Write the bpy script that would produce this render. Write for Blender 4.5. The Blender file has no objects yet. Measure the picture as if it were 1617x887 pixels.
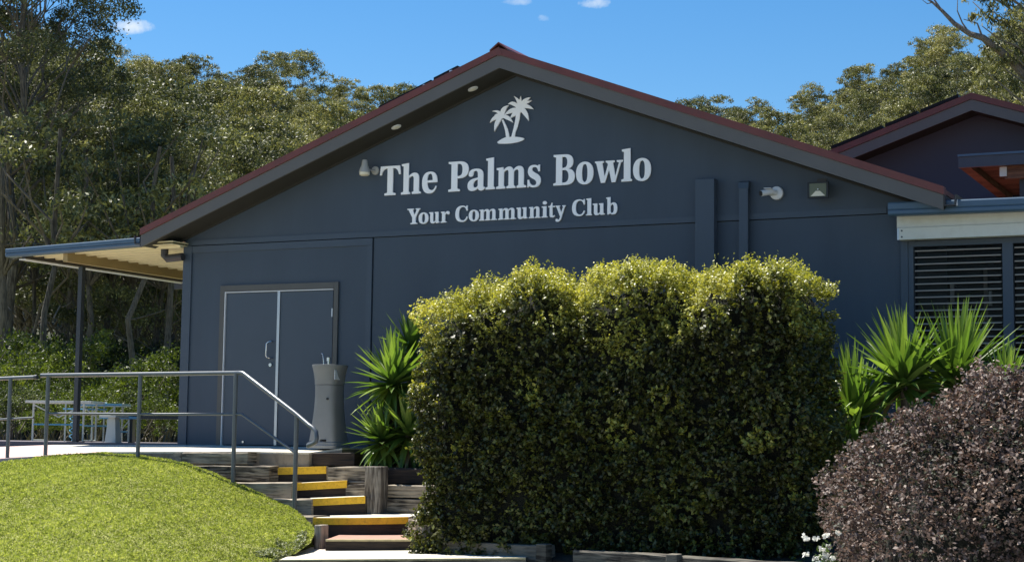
import bpy, bmesh, math, random
import numpy as np
from mathutils import Vector, Matrix
from mathutils import noise as mnoise
SC = bpy.context.scene
COL = SC.collection
R = math.radians

# ------------------------------------------------------------------ camera
F_PX, YAW, PITCH, ROLL = 2673.0, 0.4485, 0.0946, 0.0134
CX, CY, CZ = 12.579, -18.973, 0.099
_f = Vector((-math.sin(YAW)*math.cos(PITCH), math.cos(YAW)*math.cos(PITCH), math.sin(PITCH)))
_r = Vector((math.cos(YAW), math.sin(YAW), 0))
_u = _r.cross(_f)
_r2 = _r*math.cos(ROLL) + _u*math.sin(ROLL)
_u2 = -_r*math.sin(ROLL) + _u*math.cos(ROLL)
cam = bpy.data.objects.new('camera', bpy.data.cameras.new('camera'))
COL.objects.link(cam)
cam.matrix_world = Matrix(((_r2.x, _u2.x, -_f.x, CX), (_r2.y, _u2.y, -_f.y, CY), (_r2.z, _u2.z, -_f.z, CZ), (0, 0, 0, 1)))
cam.data.sensor_width = 36
cam.data.lens = F_PX/1617*36
cam.data.clip_end = 3000
SC.camera = cam

def ray(px, py):
    return _f + _r2*((px-808.5)/F_PX) - _u2*((py-443.5)/F_PX)
def at(px, py, Y):
    d = ray(px, py); t = (Y-CY)/d.y
    return Vector((CX, CY, CZ)) + d*t
def polar(px, D):
    az = YAW + math.atan((808.5-px)/F_PX)
    return CX - D*math.sin(az), CY + D*math.cos(az)
def hy(px):            # image row of eye level
    return 686.3 + px*0.0133
def zat(px, py, D):    # height seen at that row, D metres away
    return CZ + D*(hy(px)-py)/F_PX

# ------------------------------------------------------------------ light
SUN = Vector((-0.45, 0.085, 0.88)).normalized()      # towards the sun
SUN_EL = math.asin(SUN.z)
SUN_AZ = math.atan2(SUN.x, SUN.y)
world = bpy.data.worlds.new("World"); SC.world = world; world.use_nodes = True
wn = world.node_tree; wn.nodes.clear()
def wnode(t, **k):
    n = wn.nodes.new(t)
    for a, b in k.items(): setattr(n, a, b)
    return n
def wmath(op, a, b=None):
    n = wnode('ShaderNodeMath', operation=op)
    for i, v in enumerate((a, b)):
        if v is None: continue
        if hasattr(v, 'is_linked'): wn.links.new(v, n.inputs[i])
        else: n.inputs[i].default_value = v
    return n.outputs[0]
sky = wnode('ShaderNodeTexSky', sky_type='NISHITA', sun_disc=False, sun_elevation=SUN_EL, sun_rotation=SUN_AZ)
sky.air_density = 1.0; sky.dust_density = 0.3; sky.ozone_density = 2.6; sky.altitude = 0
tc = wnode('ShaderNodeTexCoord')
nz = wnode('ShaderNodeTexNoise'); nz.inputs['Scale'].default_value = 60; nz.inputs['Detail'].default_value = 7; nz.inputs['Roughness'].default_value = 0.62
wn.links.new(tc.outputs['Generated'], nz.inputs['Vector'])
tot = None
for (px, py, a, b, st) in [(216, 42, 32, 10, 1.0), (188, 46, 16, 8, .5), (860, 29, 12, 7, .8), (945, 5, 26, 8, .8), (818, 3, 22, 6, .6), (1010, -60, 70, 22, .8), (500, -110, 90, 24, .8)]:
    d = ray(px, py).normalized(); ex = (_r2 - d*_r2.dot(d)).normalized(); ey = d.cross(ex)
    def dot(v, k):
        n = wnode('ShaderNodeVectorMath', operation='DOT_PRODUCT'); n.inputs[1].default_value = v*(F_PX/k)
        wn.links.new(tc.outputs['Generated'], n.inputs[0]); return n.outputs['Value']
    dd = wnode('ShaderNodeVectorMath', operation='DOT_PRODUCT'); dd.inputs[1].default_value = d
    wn.links.new(tc.outputs['Generated'], dd.inputs[0])
    du, dv = dot(ex, a), dot(ey, b)
    r2 = wmath('ADD', wmath('MULTIPLY', du, du), wmath('MULTIPLY', dv, dv))
    m = wmath('SUBTRACT', 1.25, r2)
    m = wmath('ADD', m, wmath('MULTIPLY', wmath('SUBTRACT', nz.outputs[0], .55), 6.0))
    cl = wmath('MULTIPLY', m, 0.45*st)
    c2 = wnode('ShaderNodeClamp'); wn.links.new(cl, c2.inputs[0])
    near = wnode('ShaderNodeClamp'); wn.links.new(wmath('SUBTRACT', 3.2, r2), near.inputs[0])
    o = wmath('MULTIPLY', wmath('MULTIPLY', c2.outputs[0], near.outputs[0]), wmath('GREATER_THAN', dd.outputs['Value'], 0.0))
    tot = o if tot is None else wmath('MAXIMUM', tot, o)
mix = wnode('ShaderNodeMix', data_type='RGBA')
wn.links.new(tot, mix.inputs['Factor'])
hs = wnode('ShaderNodeHueSaturation'); hs.inputs['Saturation'].default_value = 1.38; hs.inputs['Value'].default_value = 1.0
wn.links.new(sky.outputs[0], hs.inputs['Color'])
wn.links.new(hs.outputs[0], mix.inputs['A'])
mix.inputs['B'].default_value = (6.0, 6.6, 7.2, 1)
bg = wnode('ShaderNodeBackground'); bg.inputs['Strength'].default_value = 0.070
wn.links.new(mix.outputs['Result'], bg.inputs['Color'])
wo = wnode('ShaderNodeOutputWorld'); wn.links.new(bg.outputs[0], wo.inputs['Surface'])
sun = bpy.data.objects.new('sun', bpy.data.lights.new('sun', 'SUN')); COL.objects.link(sun)
sun.data.energy = 5.0; sun.data.angle = R(0.5); sun.data.color = (1, 0.955, 0.87)
sun.rotation_euler = SUN.to_track_quat('Z', 'Y').to_euler()
vs = SC.view_settings; vs.view_transform = 'Standard'; vs.look = 'None'; vs.exposure = 1.05; vs.gamma = 1

# ------------------------------------------------------------------ helpers
def tag(o, label=None, cat=None, group=None, kind=None):
    if label: o['label'] = label
    if cat: o['category'] = cat
    if group: o['group'] = group
    if kind: o['kind'] = kind
    return o
def empty(name, loc=(0, 0, 0), rz=0):
    o = bpy.data.objects.new(name, None); COL.objects.link(o); o.location = loc; o.rotation_euler = (0, 0, rz)
    o.empty_display_size = .2
    return o
def link(name, me, parent=None, mat=None):
    o = bpy.data.objects.new(name, me); COL.objects.link(o)
    if parent is not None: o.parent = parent
    if mat is not None and not me.materials: me.materials.append(mat)
    return o
def kids(o): return [c for c in bpy.data.objects if c.parent == o]
def copy_tree(o, parent=None, ch=None):
    c = o.copy(); COL.objects.link(c); c.parent = parent
    for k in (ch if ch is not None else kids(o)): copy_tree(k, c)
    return c

class MB:
    """collects shapes; build() links them as ONE mesh object"""
    def __init__(s): s.v = []; s.f = []
    def add(s, vs, fs):
        b = len(s.v); s.v += [tuple(v) for v in vs]; s.f += [tuple(b+i for i in f) for f in fs]; return s
    def box(s, x0, x1, y0, y1, z0, z1):
        return s.add([(x0,y0,z0),(x1,y0,z0),(x1,y1,z0),(x0,y1,z0),(x0,y0,z1),(x1,y0,z1),(x1,y1,z1),(x0,y1,z1)],
                     [(3,2,1,0),(4,5,6,7),(0,1,5,4),(1,2,6,5),(2,3,7,6),(3,0,4,7)])
    def hexa(s, b4, t4):
        return s.add(list(b4)+list(t4), [(3,2,1,0),(4,5,6,7),(0,1,5,4),(1,2,6,5),(2,3,7,6),(3,0,4,7)])
    def bar(s, a, b, w, h, up=(0,0,1)):
        a = Vector(a); b = Vector(b); d = (b-a).normalized(); up = Vector(up)
        sx = d.cross(up)
        if sx.length < 1e-4: sx = d.cross(Vector((1,0,0)))
        sx.normalize(); uz = sx.cross(d).normalized()
        q = [(-w/2,-h/2),(w/2,-h/2),(w/2,h/2),(-w/2,h/2)]
        return s.add([a+sx*i+uz*j for i, j in q]+[b+sx*i+uz*j for i, j in q],
                     [(0,1,2,3),(7,6,5,4),(1,0,4,5),(2,1,5,6),(3,2,6,7),(0,3,7,4)])
    def tube(s, pts, rad, n=10, caps=True):
        pts = [Vector(p) for p in pts]
        rr = rad if isinstance(rad, (list, tuple)) else [rad]*len(pts)
        b = len(s.v); prev = None
        for i, p in enumerate(pts):
            d = (pts[min(i+1, len(pts)-1)]-pts[max(i-1, 0)])
            d = d.normalized() if d.length > 1e-6 else Vector((0, 0, 1))
            if prev is None:
                sx = d.cross(Vector((0, 0, 1)))
                if sx.length < 1e-3: sx = d.cross(Vector((1, 0, 0)))
            else:
                sx = prev - d*prev.dot(d)
                if sx.length < 1e-3: sx = d.cross(Vector((1, 0, 0)))
            sx.normalize(); prev = sx; sy = d.cross(sx)
            for k in range(n):
                a = 2*math.pi*k/n
                s.v.append(tuple(p+sx*math.cos(a)*rr[i]+sy*math.sin(a)*rr[i]))
        for i in range(len(pts)-1):
            for k in range(n):
                s.f.append((b+i*n+k, b+i*n+(k+1) % n, b+(i+1)*n+(k+1) % n, b+(i+1)*n+k))
        if caps:
            s.f.append(tuple(b+k for k in range(n-1, -1, -1))); s.f.append(tuple(b+(len(pts)-1)*n+k for k in range(n)))
        return s
    def loft(s, rings):
        b = len(s.v); n = len(rings[0])
        for r in rings: s.v += [tuple(p) for p in r]
        for i in range(len(rings)-1):
            for k in range(n): s.f.append((b+i*n+k, b+i*n+(k+1) % n, b+(i+1)*n+(k+1) % n, b+(i+1)*n+k))
        s.f.append(tuple(b+k for k in range(n-1, -1, -1))); s.f.append(tuple(b+(len(rings)-1)*n+k for k in range(n)))
        return s
    def prism(s, poly, y0, y1):       # polygon given in (x,z), extruded along y
        n = len(poly)
        s.add([(x, y0, z) for x, z in poly]+[(x, y1, z) for x, z in poly],
              [tuple(range(n)), tuple(range(2*n-1, n-1, -1))]+[((i+1) % n, i, n+i, n+(i+1) % n) for i in range(n)])
        return s
    def mesh(s, name):
        me = bpy.data.meshes.new(name); me.from_pydata(s.v, [], s.f); me.update()
        bm = bmesh.new(); bm.from_mesh(me); bmesh.ops.recalc_face_normals(bm, faces=bm.faces); bm.to_mesh(me); bm.free()
        return me
    def build(s, name, mat, parent=None, bevel=0, smooth=False):
        me = s.mesh(name)
        if bevel:
            bm = bmesh.new(); bm.from_mesh(me)
            bmesh.ops.bevel(bm, geom=[e for e in bm.edges if e.is_manifold and e.calc_face_angle(0) > .5], offset=bevel, segments=2, affect='EDGES', profile=.6, clamp_overlap=True)
            bm.to_mesh(me); bm.free()
        if smooth:
            for p in me.polygons: p.use_smooth = True
            try: me.set_sharp_from_angle(angle=R(38))
            except Exception: pass
        return link(name, me, parent, mat)

# ------------------------------------------------------------------ materials
MATS = {}
def newmat(name):
    m = bpy.data.materials.new(name); m.use_nodes = True; nt = m.node_tree; nt.nodes.clear()
    return m, nt
def paint(name, col, rough=.5, var=.12, scale=3.0, bump=.05, bscale=60, metal=0, spec=.4, dirt=None, stretch=(1, 1, 1), dirt_amt=.4):
    """painted or plain surface: colour with blotchy wear, fine relief"""
    m, nt = newmat(name); N = nt.nodes; Lk = nt.links
    tc = N.new('ShaderNodeTexCoord'); mp = N.new('ShaderNodeMapping'); mp.inputs['Scale'].default_value = stretch
    geo = N.new('ShaderNodeNewGeometry'); Lk.new(geo.outputs['Position'], mp.inputs['Vector'])
    n1 = N.new('ShaderNodeTexNoise'); n1.inputs['Scale'].default_value = scale; n1.inputs['Detail'].default_value = 6; n1.inputs['Roughness'].default_value = .65
    n2 = N.new('ShaderNodeTexNoise'); n2.inputs['Scale'].default_value = bscale; n2.inputs['Detail'].default_value = 3
    Lk.new(mp.outputs[0], n1.inputs['Vector']); Lk.new(mp.outputs[0], n2.inputs['Vector'])
    r = N.new('ShaderNodeMapRange'); r.inputs['From Min'].default_value = .3; r.inputs['From Max'].default_value = .7
    r.inputs['To Min'].default_value = 1-var; r.inputs['To Max'].default_value = 1+var
    Lk.new(n1.outputs[0], r.inputs['Value'])
    mu = N.new('ShaderNodeMix'); mu.data_type = 'RGBA'; mu.blend_type = 'MULTIPLY'; mu.inputs['Factor'].default_value = 1
    mu.inputs['A'].default_value = (*col, 1); Lk.new(r.outputs[0], mu.inputs['B'])
    out = mu.outputs['Result']
    if dirt:
        n3 = N.new('ShaderNodeTexNoise'); n3.inputs['Scale'].default_value = scale*2.7; n3.inputs['Detail'].default_value = 8; n3.inputs['Roughness'].default_value = .7
        Lk.new(mp.outputs[0], n3.inputs['Vector'])
        rr = N.new('ShaderNodeMapRange'); rr.inputs['From Min'].default_value = .48; rr.inputs['From Max'].default_value = .68; rr.inputs['To Max'].default_value = dirt_amt
        Lk.new(n3.outputs[0], rr.inputs['Value'])
        m2 = N.new('ShaderNodeMix'); m2.data_type = 'RGBA'; m2.inputs['B'].default_value = (*dirt, 1)
        Lk.new(rr.outputs[0], m2.inputs['Factor']); Lk.new(out, m2.inputs['A']); out = m2.outputs['Result']
    b = N.new('ShaderNodeBsdfPrincipled'); b.inputs['Roughness'].default_value = rough; b.inputs['Metallic'].default_value = metal
    b.inputs['Specular IOR Level'].default_value = spec
    Lk.new(out, b.inputs['Base Color'])
    bp = N.new('ShaderNodeBump'); bp.inputs['Strength'].default_value = bump; bp.inputs['Distance'].default_value = .02
    Lk.new(n2.outputs[0], bp.inputs['Height']); Lk.new(bp.outputs[0], b.inputs['Normal'])
    o = N.new('ShaderNodeOutputMaterial'); Lk.new(b.outputs[0], o.inputs[0])
    MATS[name] = m; return m
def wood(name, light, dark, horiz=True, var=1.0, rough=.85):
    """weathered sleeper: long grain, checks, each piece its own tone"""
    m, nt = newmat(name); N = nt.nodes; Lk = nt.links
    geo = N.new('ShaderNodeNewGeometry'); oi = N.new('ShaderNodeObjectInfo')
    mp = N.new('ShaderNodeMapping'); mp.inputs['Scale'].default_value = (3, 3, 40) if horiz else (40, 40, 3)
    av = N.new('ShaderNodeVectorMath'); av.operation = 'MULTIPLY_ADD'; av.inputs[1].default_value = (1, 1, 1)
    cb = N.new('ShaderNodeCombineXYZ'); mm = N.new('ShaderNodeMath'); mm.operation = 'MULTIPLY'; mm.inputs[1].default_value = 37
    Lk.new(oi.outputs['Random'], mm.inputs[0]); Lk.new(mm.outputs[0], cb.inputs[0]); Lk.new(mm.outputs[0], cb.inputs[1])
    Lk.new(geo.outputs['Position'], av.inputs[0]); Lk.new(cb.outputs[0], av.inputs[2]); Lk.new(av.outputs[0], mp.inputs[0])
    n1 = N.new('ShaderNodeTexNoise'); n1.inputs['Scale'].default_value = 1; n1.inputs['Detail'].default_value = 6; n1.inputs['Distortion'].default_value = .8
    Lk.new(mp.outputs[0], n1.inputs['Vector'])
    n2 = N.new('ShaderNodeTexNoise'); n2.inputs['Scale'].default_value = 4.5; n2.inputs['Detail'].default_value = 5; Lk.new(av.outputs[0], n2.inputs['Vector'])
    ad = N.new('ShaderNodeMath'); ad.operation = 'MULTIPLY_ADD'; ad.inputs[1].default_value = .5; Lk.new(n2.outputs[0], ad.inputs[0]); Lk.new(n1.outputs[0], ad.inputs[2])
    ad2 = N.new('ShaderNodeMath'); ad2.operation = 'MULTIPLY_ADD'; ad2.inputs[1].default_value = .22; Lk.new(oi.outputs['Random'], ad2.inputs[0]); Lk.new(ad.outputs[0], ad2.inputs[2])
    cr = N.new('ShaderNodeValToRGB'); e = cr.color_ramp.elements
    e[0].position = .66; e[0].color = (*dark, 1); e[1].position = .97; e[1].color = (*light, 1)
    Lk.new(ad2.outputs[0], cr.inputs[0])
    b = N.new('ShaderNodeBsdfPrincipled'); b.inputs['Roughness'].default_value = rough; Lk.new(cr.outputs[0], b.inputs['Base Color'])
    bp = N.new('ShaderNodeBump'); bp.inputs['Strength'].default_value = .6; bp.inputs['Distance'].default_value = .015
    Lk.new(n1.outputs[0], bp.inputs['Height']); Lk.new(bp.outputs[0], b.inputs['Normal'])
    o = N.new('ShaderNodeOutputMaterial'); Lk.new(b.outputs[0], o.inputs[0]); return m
def leafmat(name, cols, trans=.35, rough=.5, tcol=None, spec=.35, objvar=.0, clump_scale=None):
    """leaves: colour by the leaf's own value 'v' (0..1), some light let through"""
    m, nt = newmat(name); N = nt.nodes; Lk = nt.links
    at_ = N.new('ShaderNodeAttribute'); at_.attribute_name = 'v'
    fac = at_.outputs['Fac']
    if objvar:
        oi = N.new('ShaderNodeObjectInfo'); ma = N.new('ShaderNodeMath'); ma.operation = 'MULTIPLY_ADD'; ma.inputs[1].default_value = objvar
        sb = N.new('ShaderNodeMath'); sb.operation = 'SUBTRACT'; sb.inputs[1].default_value = .5
        Lk.new(oi.outputs['Random'], sb.inputs[0]); Lk.new(sb.outputs[0], ma.inputs[0]); Lk.new(fac, ma.inputs[2]); fac = ma.outputs[0]
    cr = N.new('ShaderNodeValToRGB'); el = cr.color_ramp.elements
    for i, (p, c) in enumerate(cols):
        e = el[i] if i < 2 else el.new(p)
        e.position = p; e.color = (*c, 1)
    Lk.new(fac, cr.inputs[0])
    b = N.new('ShaderNodeBsdfPrincipled'); b.inputs['Roughness'].default_value = rough; b.inputs['Specular IOR Level'].default_value = spec
    Lk.new(cr.outputs[0], b.inputs['Base Color'])
    t = N.new('ShaderNodeBsdfTranslucent')
    mu = N.new('ShaderNodeMix'); mu.data_type = 'RGBA'; mu.blend_type = 'MULTIPLY'; mu.inputs['Factor'].default_value = 1
    mu.inputs['B'].default_value = (*(tcol or (1.5, 1.6, .7)), 1); Lk.new(cr.outputs[0], mu.inputs['A']); Lk.new(mu.outputs['Result'], t.inputs['Color'])
    mx = N.new('ShaderNodeMixShader'); mx.inputs[0].default_value = trans
    Lk.new(b.outputs[0], mx.inputs[1]); Lk.new(t.outputs[0], mx.inputs[2])
    o = N.new('ShaderNodeOutputMaterial'); Lk.new(mx.outputs[0], o.inputs[0]); return m

M_WALL = paint('wall_paint', (.045, .064, .090), .55, .09, 1.6, .12, 240, stretch=(1.6, 1.6, .35))
M_TRIM = paint('trim_paint', (.050, .070, .098), .45, .05, 3, .03)
M_DOOR = paint('door_paint', (.052, .070, .096), .42, .05, 2, .03)
M_FRAME = paint('door_frame_paint', (.088, .086, .080), .5, .06)
M_FASCIA = paint('fascia_paint', (.105, .100, .094), .5, .07, 2)
M_SOFFIT = paint('soffit_paint', (.028, .027, .022), .7, .08, 2)
M_RED = paint('red_metal', (.14, .038, .031), .45, .16, 2.5, .04, dirt=(.09, .05, .04), dirt_amt=.35)
M_GUT = paint('blue_gutter', (.055, .105, .165), .38, .08, 2, .03, spec=.5)
M_GUTD = paint('dark_gutter', (.045, .042, .042), .4, .08, 2)
M_CREAM = paint('cream_metal', (.66, .59, .36), .5, .05)
M_TAN = paint('tan_beam', (.34, .25, .11), .6, .08)
M_WHITE = paint('white_paint', (.62, .63, .56), .5, .05, 2, dirt=(.4, .38, .3), dirt_amt=.3)
M_LETTER = paint('letter_white', (.93, .93, .93), .4, .02)
M_POST = paint('dark_post', (.030, .038, .045), .45, .08)
M_RAIL = paint('rail_paint', (.085, .10, .115), .34, .08, 6, .03, spec=.6)
M_ALU = paint('aluminium', (.45, .47, .50), .32, .06, metal=.8)
M_STEEL = paint('steel', (.55, .56, .58), .25, .05, metal=1)
M_LAMPG = paint('lamp_grey', (.42, .41, .38), .35, .05)
M_BLACK = paint('black_plastic', (.012, .012, .014), .4, .1)
M_WPLAS = paint('white_plastic', (.66, .68, .70), .35, .03)
M_CONC = paint('concrete', (.60, .56, .47), .9, .10, 3, .3, 90, dirt=(.26, .23, .18), dirt_amt=.5)
M_PINK = paint('pink_paving', (.58, .42, .38), .9, .09, 3, .3, 90, dirt=(.36, .25, .21), dirt_amt=.4)
M_SHADEFLOOR = paint('carport_floor', (.16, .14, .15), .85, .1, 3)  # carport shade is put into this grey floor colour
M_YEL = paint('yellow_paint', (.80, .47, .020), .55, .10, 8, .2, 60, dirt=(.34, .18, .02), dirt_amt=.6)
M_CREAMPAINT = paint('worn_cream_paint', (.50, .43, .24), .8, .15, 6, .3, 60, dirt=(.24, .19, .13), dirt_amt=.6)
M_CORE = paint('shade_core', (.006, .0075, .003), .95, .4, 20, .8, 60)  # near-black colour puts inner shade into the plant cores
M_SOIL = paint('soil', (.045, .032, .022), .95, .3, 8, .8, 30)
M_REDTREAD = paint('red_tread', (.36, .21, .16), .9, .12, 6, .3, 60, dirt=(.25, .14, .10), dirt_amt=.5)
M_FOUNT = paint('fountain_stone', (.21, .215, .215), .6, .06, 6, .15, 160)
M_SLEEP = wood('grey_sleeper', (.34, .285, .215), (.020, .014, .009))
M_SLEEPV = wood('grey_sleeper_upright', (.34, .30, .25), (.06, .048, .038), horiz=False)
M_DARKW = wood('dark_and_shaded_timber', (.034, .022, .015), (.006, .004, .003))  # dark edging timber; also carries painted shade on risers and a sleeper row
M_BW = paint('building_two_wall', (.044, .048, .070), .6, .05, 1.2, .08, 200)
M_AWNF = paint('awning_fascia', (.05, .058, .078), .4, .1)
M_ORANGE = wood('orange_slat', (.22, .115, .068), (.11, .055, .034))
M_BROWNB = wood('brown_beam', (.22, .11, .06), (.10, .045, .025))
M_SLEEPD = wood('shaded_sleeper', (.15, .135, .105), (.02, .016, .012))  # sleeper wood with the hedge's shadow put into a darker colour
M_PANEL = paint('solar_panel', (.008, .008, .010), .5, .05, spec=.15)
M_BARK = wood('bark', (.24, .205, .16), (.065, .052, .04), horiz=False)
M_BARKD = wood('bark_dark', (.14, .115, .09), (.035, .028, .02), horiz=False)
M_DEAD = wood('dead_wood', (.22, .19, .165), (.07, .058, .048), horiz=False)
M_TBLUE = paint('table_blue', (.10, .30, .46), .4, .08)
M_TWHITE = paint('table_white', (.50, .54, .50), .4, .08)
M_LOUV = paint('louvre_metal', (.30, .28, .26), .4, .05, spec=.5)
M_INT = paint('dark_interior', (.006, .006, .007), .8, .1)

def glassmat():
    m, nt = newmat('window_glass'); N = nt.nodes
    g = N.new('ShaderNodeBsdfPrincipled'); g.inputs['Base Color'].default_value = (.02, .022, .025, 1); g.inputs['Roughness'].default_value = .05
    g.inputs['Alpha'].default_value = .35; g.inputs['Specular IOR Level'].default_value = .15
    o = N.new('ShaderNodeOutputMaterial'); nt.links.new(g.outputs[0], o.inputs[0]); return m
M_GLASS = glassmat()
def lensmat(name, col, rough=.12):
    m, nt = newmat(name); N = nt.nodes
    g = N.new('ShaderNodeBsdfPrincipled'); g.inputs['Base Color'].default_value = (*col, 1); g.inputs['Roughness'].default_value = rough
    o = N.new('ShaderNodeOutputMaterial'); nt.links.new(g.outputs[0], o.inputs[0]); return m
M_LENS = lensmat('lamp_lens', (.13, .13, .065)); M_LENSW = lensmat('lamp_reflector', (.75, .70, .55)); M_DOWN = lensmat('downlight_face', (.80, .78, .68), .4)

# grass sheet: green with dry and mossy patches
def grassmat(name, a, b, c):
    m, nt = newmat(name); N = nt.nodes; Lk = nt.links
    geo = N.new('ShaderNodeNewGeometry')
    n1 = N.new('ShaderNodeTexNoise'); n1.inputs['Scale'].default_value = 1.3; n1.inputs['Detail'].default_value = 5; Lk.new(geo.outputs['Position'], n1.inputs['Vector'])
    n2 = N.new('ShaderNodeTexNoise'); n2.inputs['Scale'].default_value = 45; n2.inputs['Detail'].default_value = 4; Lk.new(geo.outputs['Position'], n2.inputs['Vector'])
    m1 = N.new('ShaderNodeMix'); m1.data_type = 'RGBA'; m1.inputs['A'].default_value = (*a, 1); m1.inputs['B'].default_value = (*b, 1); Lk.new(n1.outputs[0], m1.inputs['Factor'])
    m2 = N.new('ShaderNodeMix'); m2.data_type = 'RGBA'; m2.inputs['B'].default_value = (*c, 1); Lk.new(m1.outputs['Result'], m2.inputs['A'])
    r = N.new('ShaderNodeMapRange'); r.inputs['From Min'].default_value = .45; r.inputs['From Max'].default_value = .7; r.inputs['To Max'].default_value = .6
    Lk.new(n2.outputs[0], r.inputs['Value']); Lk.new(r.outputs[0], m2.inputs['Factor'])
    bs = N.new('ShaderNodeBsdfPrincipled'); bs.inputs['Roughness'].default_value = .9; Lk.new(m2.outputs['Result'], bs.inputs['Base Color'])
    bp = N.new('ShaderNodeBump'); bp.inputs['Strength'].default_value = .8; bp.inputs['Distance'].default_value = .03; Lk.new(n2.outputs[0], bp.inputs['Height']); Lk.new(bp.outputs[0], bs.inputs['Normal'])
    o = N.new('ShaderNodeOutputMaterial'); Lk.new(bs.outputs[0], o.inputs[0]); return m
M_GRASS = grassmat('lawn_sheet', (.24, .25, .055), (.28, .28, .075), (.07, .085, .015))
M_FLOOR = grassmat('forest_floor', (.03, .04, .014), (.05, .05, .022), (.02, .018, .01))
M_BLADE = leafmat('grass_blade', [(0, (.09, .105, .016)), (.5, (.30, .335, .080)), (.85, (.50, .50, .17)), (1, (.60, .56, .32))], .35, .6)

# ------------------------------------------------------------------ leaf meshes (numpy)
def leaf_mesh(name, C, Nrm, Tan, L, W, v, fold=.0):
    """one rhombus-shaped leaf per centre: C centres, Nrm normals, Tan leaf directions"""
    n = len(C)
    Nrm = Nrm/np.maximum(np.linalg.norm(Nrm, axis=1, keepdims=True), 1e-6)
    Tan = Tan - Nrm*(Tan*Nrm).sum(1, keepdims=True); Tan /= np.maximum(np.linalg.norm(Tan, axis=1, keepdims=True), 1e-6)
    B = np.cross(Nrm, Tan)
    L = np.broadcast_to(np.asarray(L, float), (n,))[:, None]; W = np.broadcast_to(np.asarray(W, float), (n,))[:, None]
    P = np.empty((n, 4, 3), np.float32)
    P[:, 0] = C-Tan*L*.5; P[:, 1] = C+B*W*.5+Nrm*W*fold+Tan*L*.05; P[:, 2] = C+Tan*L*.5; P[:, 3] = C-B*W*.5+Nrm*W*fold+Tan*L*.05
    return quad_mesh(name, P, v)
def quad_mesh(name, P, v):
    n = len(P)
    me = bpy.data.meshes.new(name)
    me.vertices.add(n*4); me.vertices.foreach_set('co', P.astype(np.float32).ravel())
    me.loops.add(n*4); me.loops.foreach_set('vertex_index', np.arange(n*4, dtype=np.int32))
    me.polygons.add(n); me.polygons.foreach_set('loop_start', np.arange(0, n*4, 4, dtype=np.int32))
    try: me.polygons.foreach_set('loop_total', np.full(n, 4, np.int32))
    except Exception: pass
    me.update(calc_edges=True)
    a = me.attributes.new('v', 'FLOAT', 'POINT'); a.data.foreach_set('value', np.repeat(np.clip(v, 0, 1), 4).astype(np.float32))
    return me
def rnd_unit(rs, n):
    x = rs.normal(size=(n, 3)); return x/np.linalg.norm(x, axis=1, keepdims=True)

def crown(rs, clumps, per, leaf, flat=.65, droop=.4, asp=.34, shell=.45):
    """clumps: list of (centre, radius). leaves sit through each clump, thicker on its upper shell"""
    Cs, Ns, Ts, Ls, Vs = [], [], [], [], []
    for (c, r) in clumps:
        n = int(per*(r**2))
        d = rnd_unit(rs, n); d[:, 2] = np.where(d[:, 2] < -.35, -d[:, 2]*.6, d[:, 2])
        rad = r*(shell+(1-shell)*rs.random(n)**.6)
        # lumps within the clump: sub-tufts
        k = max(4, int(9*r)); tu = rnd_unit(rs, k); tu[:, 2] = np.abs(tu[:, 2])*.9-.15
        sel = rs.integers(0, k, n); m = rs.random(n) < .75
        p = d*rad[:, None]
        tp = tu[sel]*r*.78 + rnd_unit(rs, n)*(r*.30*rs.random(n)**.5)[:, None]
        p = np.where(m[:, None], tp, p); p[:, 2] *= flat
        Cs.append(p+np.array(c)); nn = rnd_unit(rs, n)+np.array([0, 0, .35]); Ns.append(nn)
        t = rnd_unit(rs, n); t[:, 2] -= droop*1.6; Ts.append(t)
        Ls.append(leaf*rs.uniform(.7, 1.35, n)); Vs.append(np.clip(rs.normal(.40+.13*rs.normal(), .15, n)+.16*d[:, 2]*0+.10*(rs.random(n) < .12), 0, 1))
    return np.concatenate(Cs), np.concatenate(Ns), np.concatenate(Ts), np.concatenate(Ls), np.concatenate(Vs)

def limb(mb, a, b, r0, r1, rs, n=5, wob=.08, seg=6):
    a = np.array(a, float); b = np.array(b, float); L = np.linalg.norm(b-a); pts = []
    for i in range(n+1):
        t = i/n; p = a+(b-a)*t; w = math.sin(math.pi*t)*L*wob
        p = p+rs.normal(size=3)*w*np.array([1, 1, .4]) if 0 < i < n else p
        pts.append(tuple(p))
    mb.tube(pts, [r0+(r1-r0)*i/n for i in range(n+1)], seg, caps=False); return pts

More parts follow.
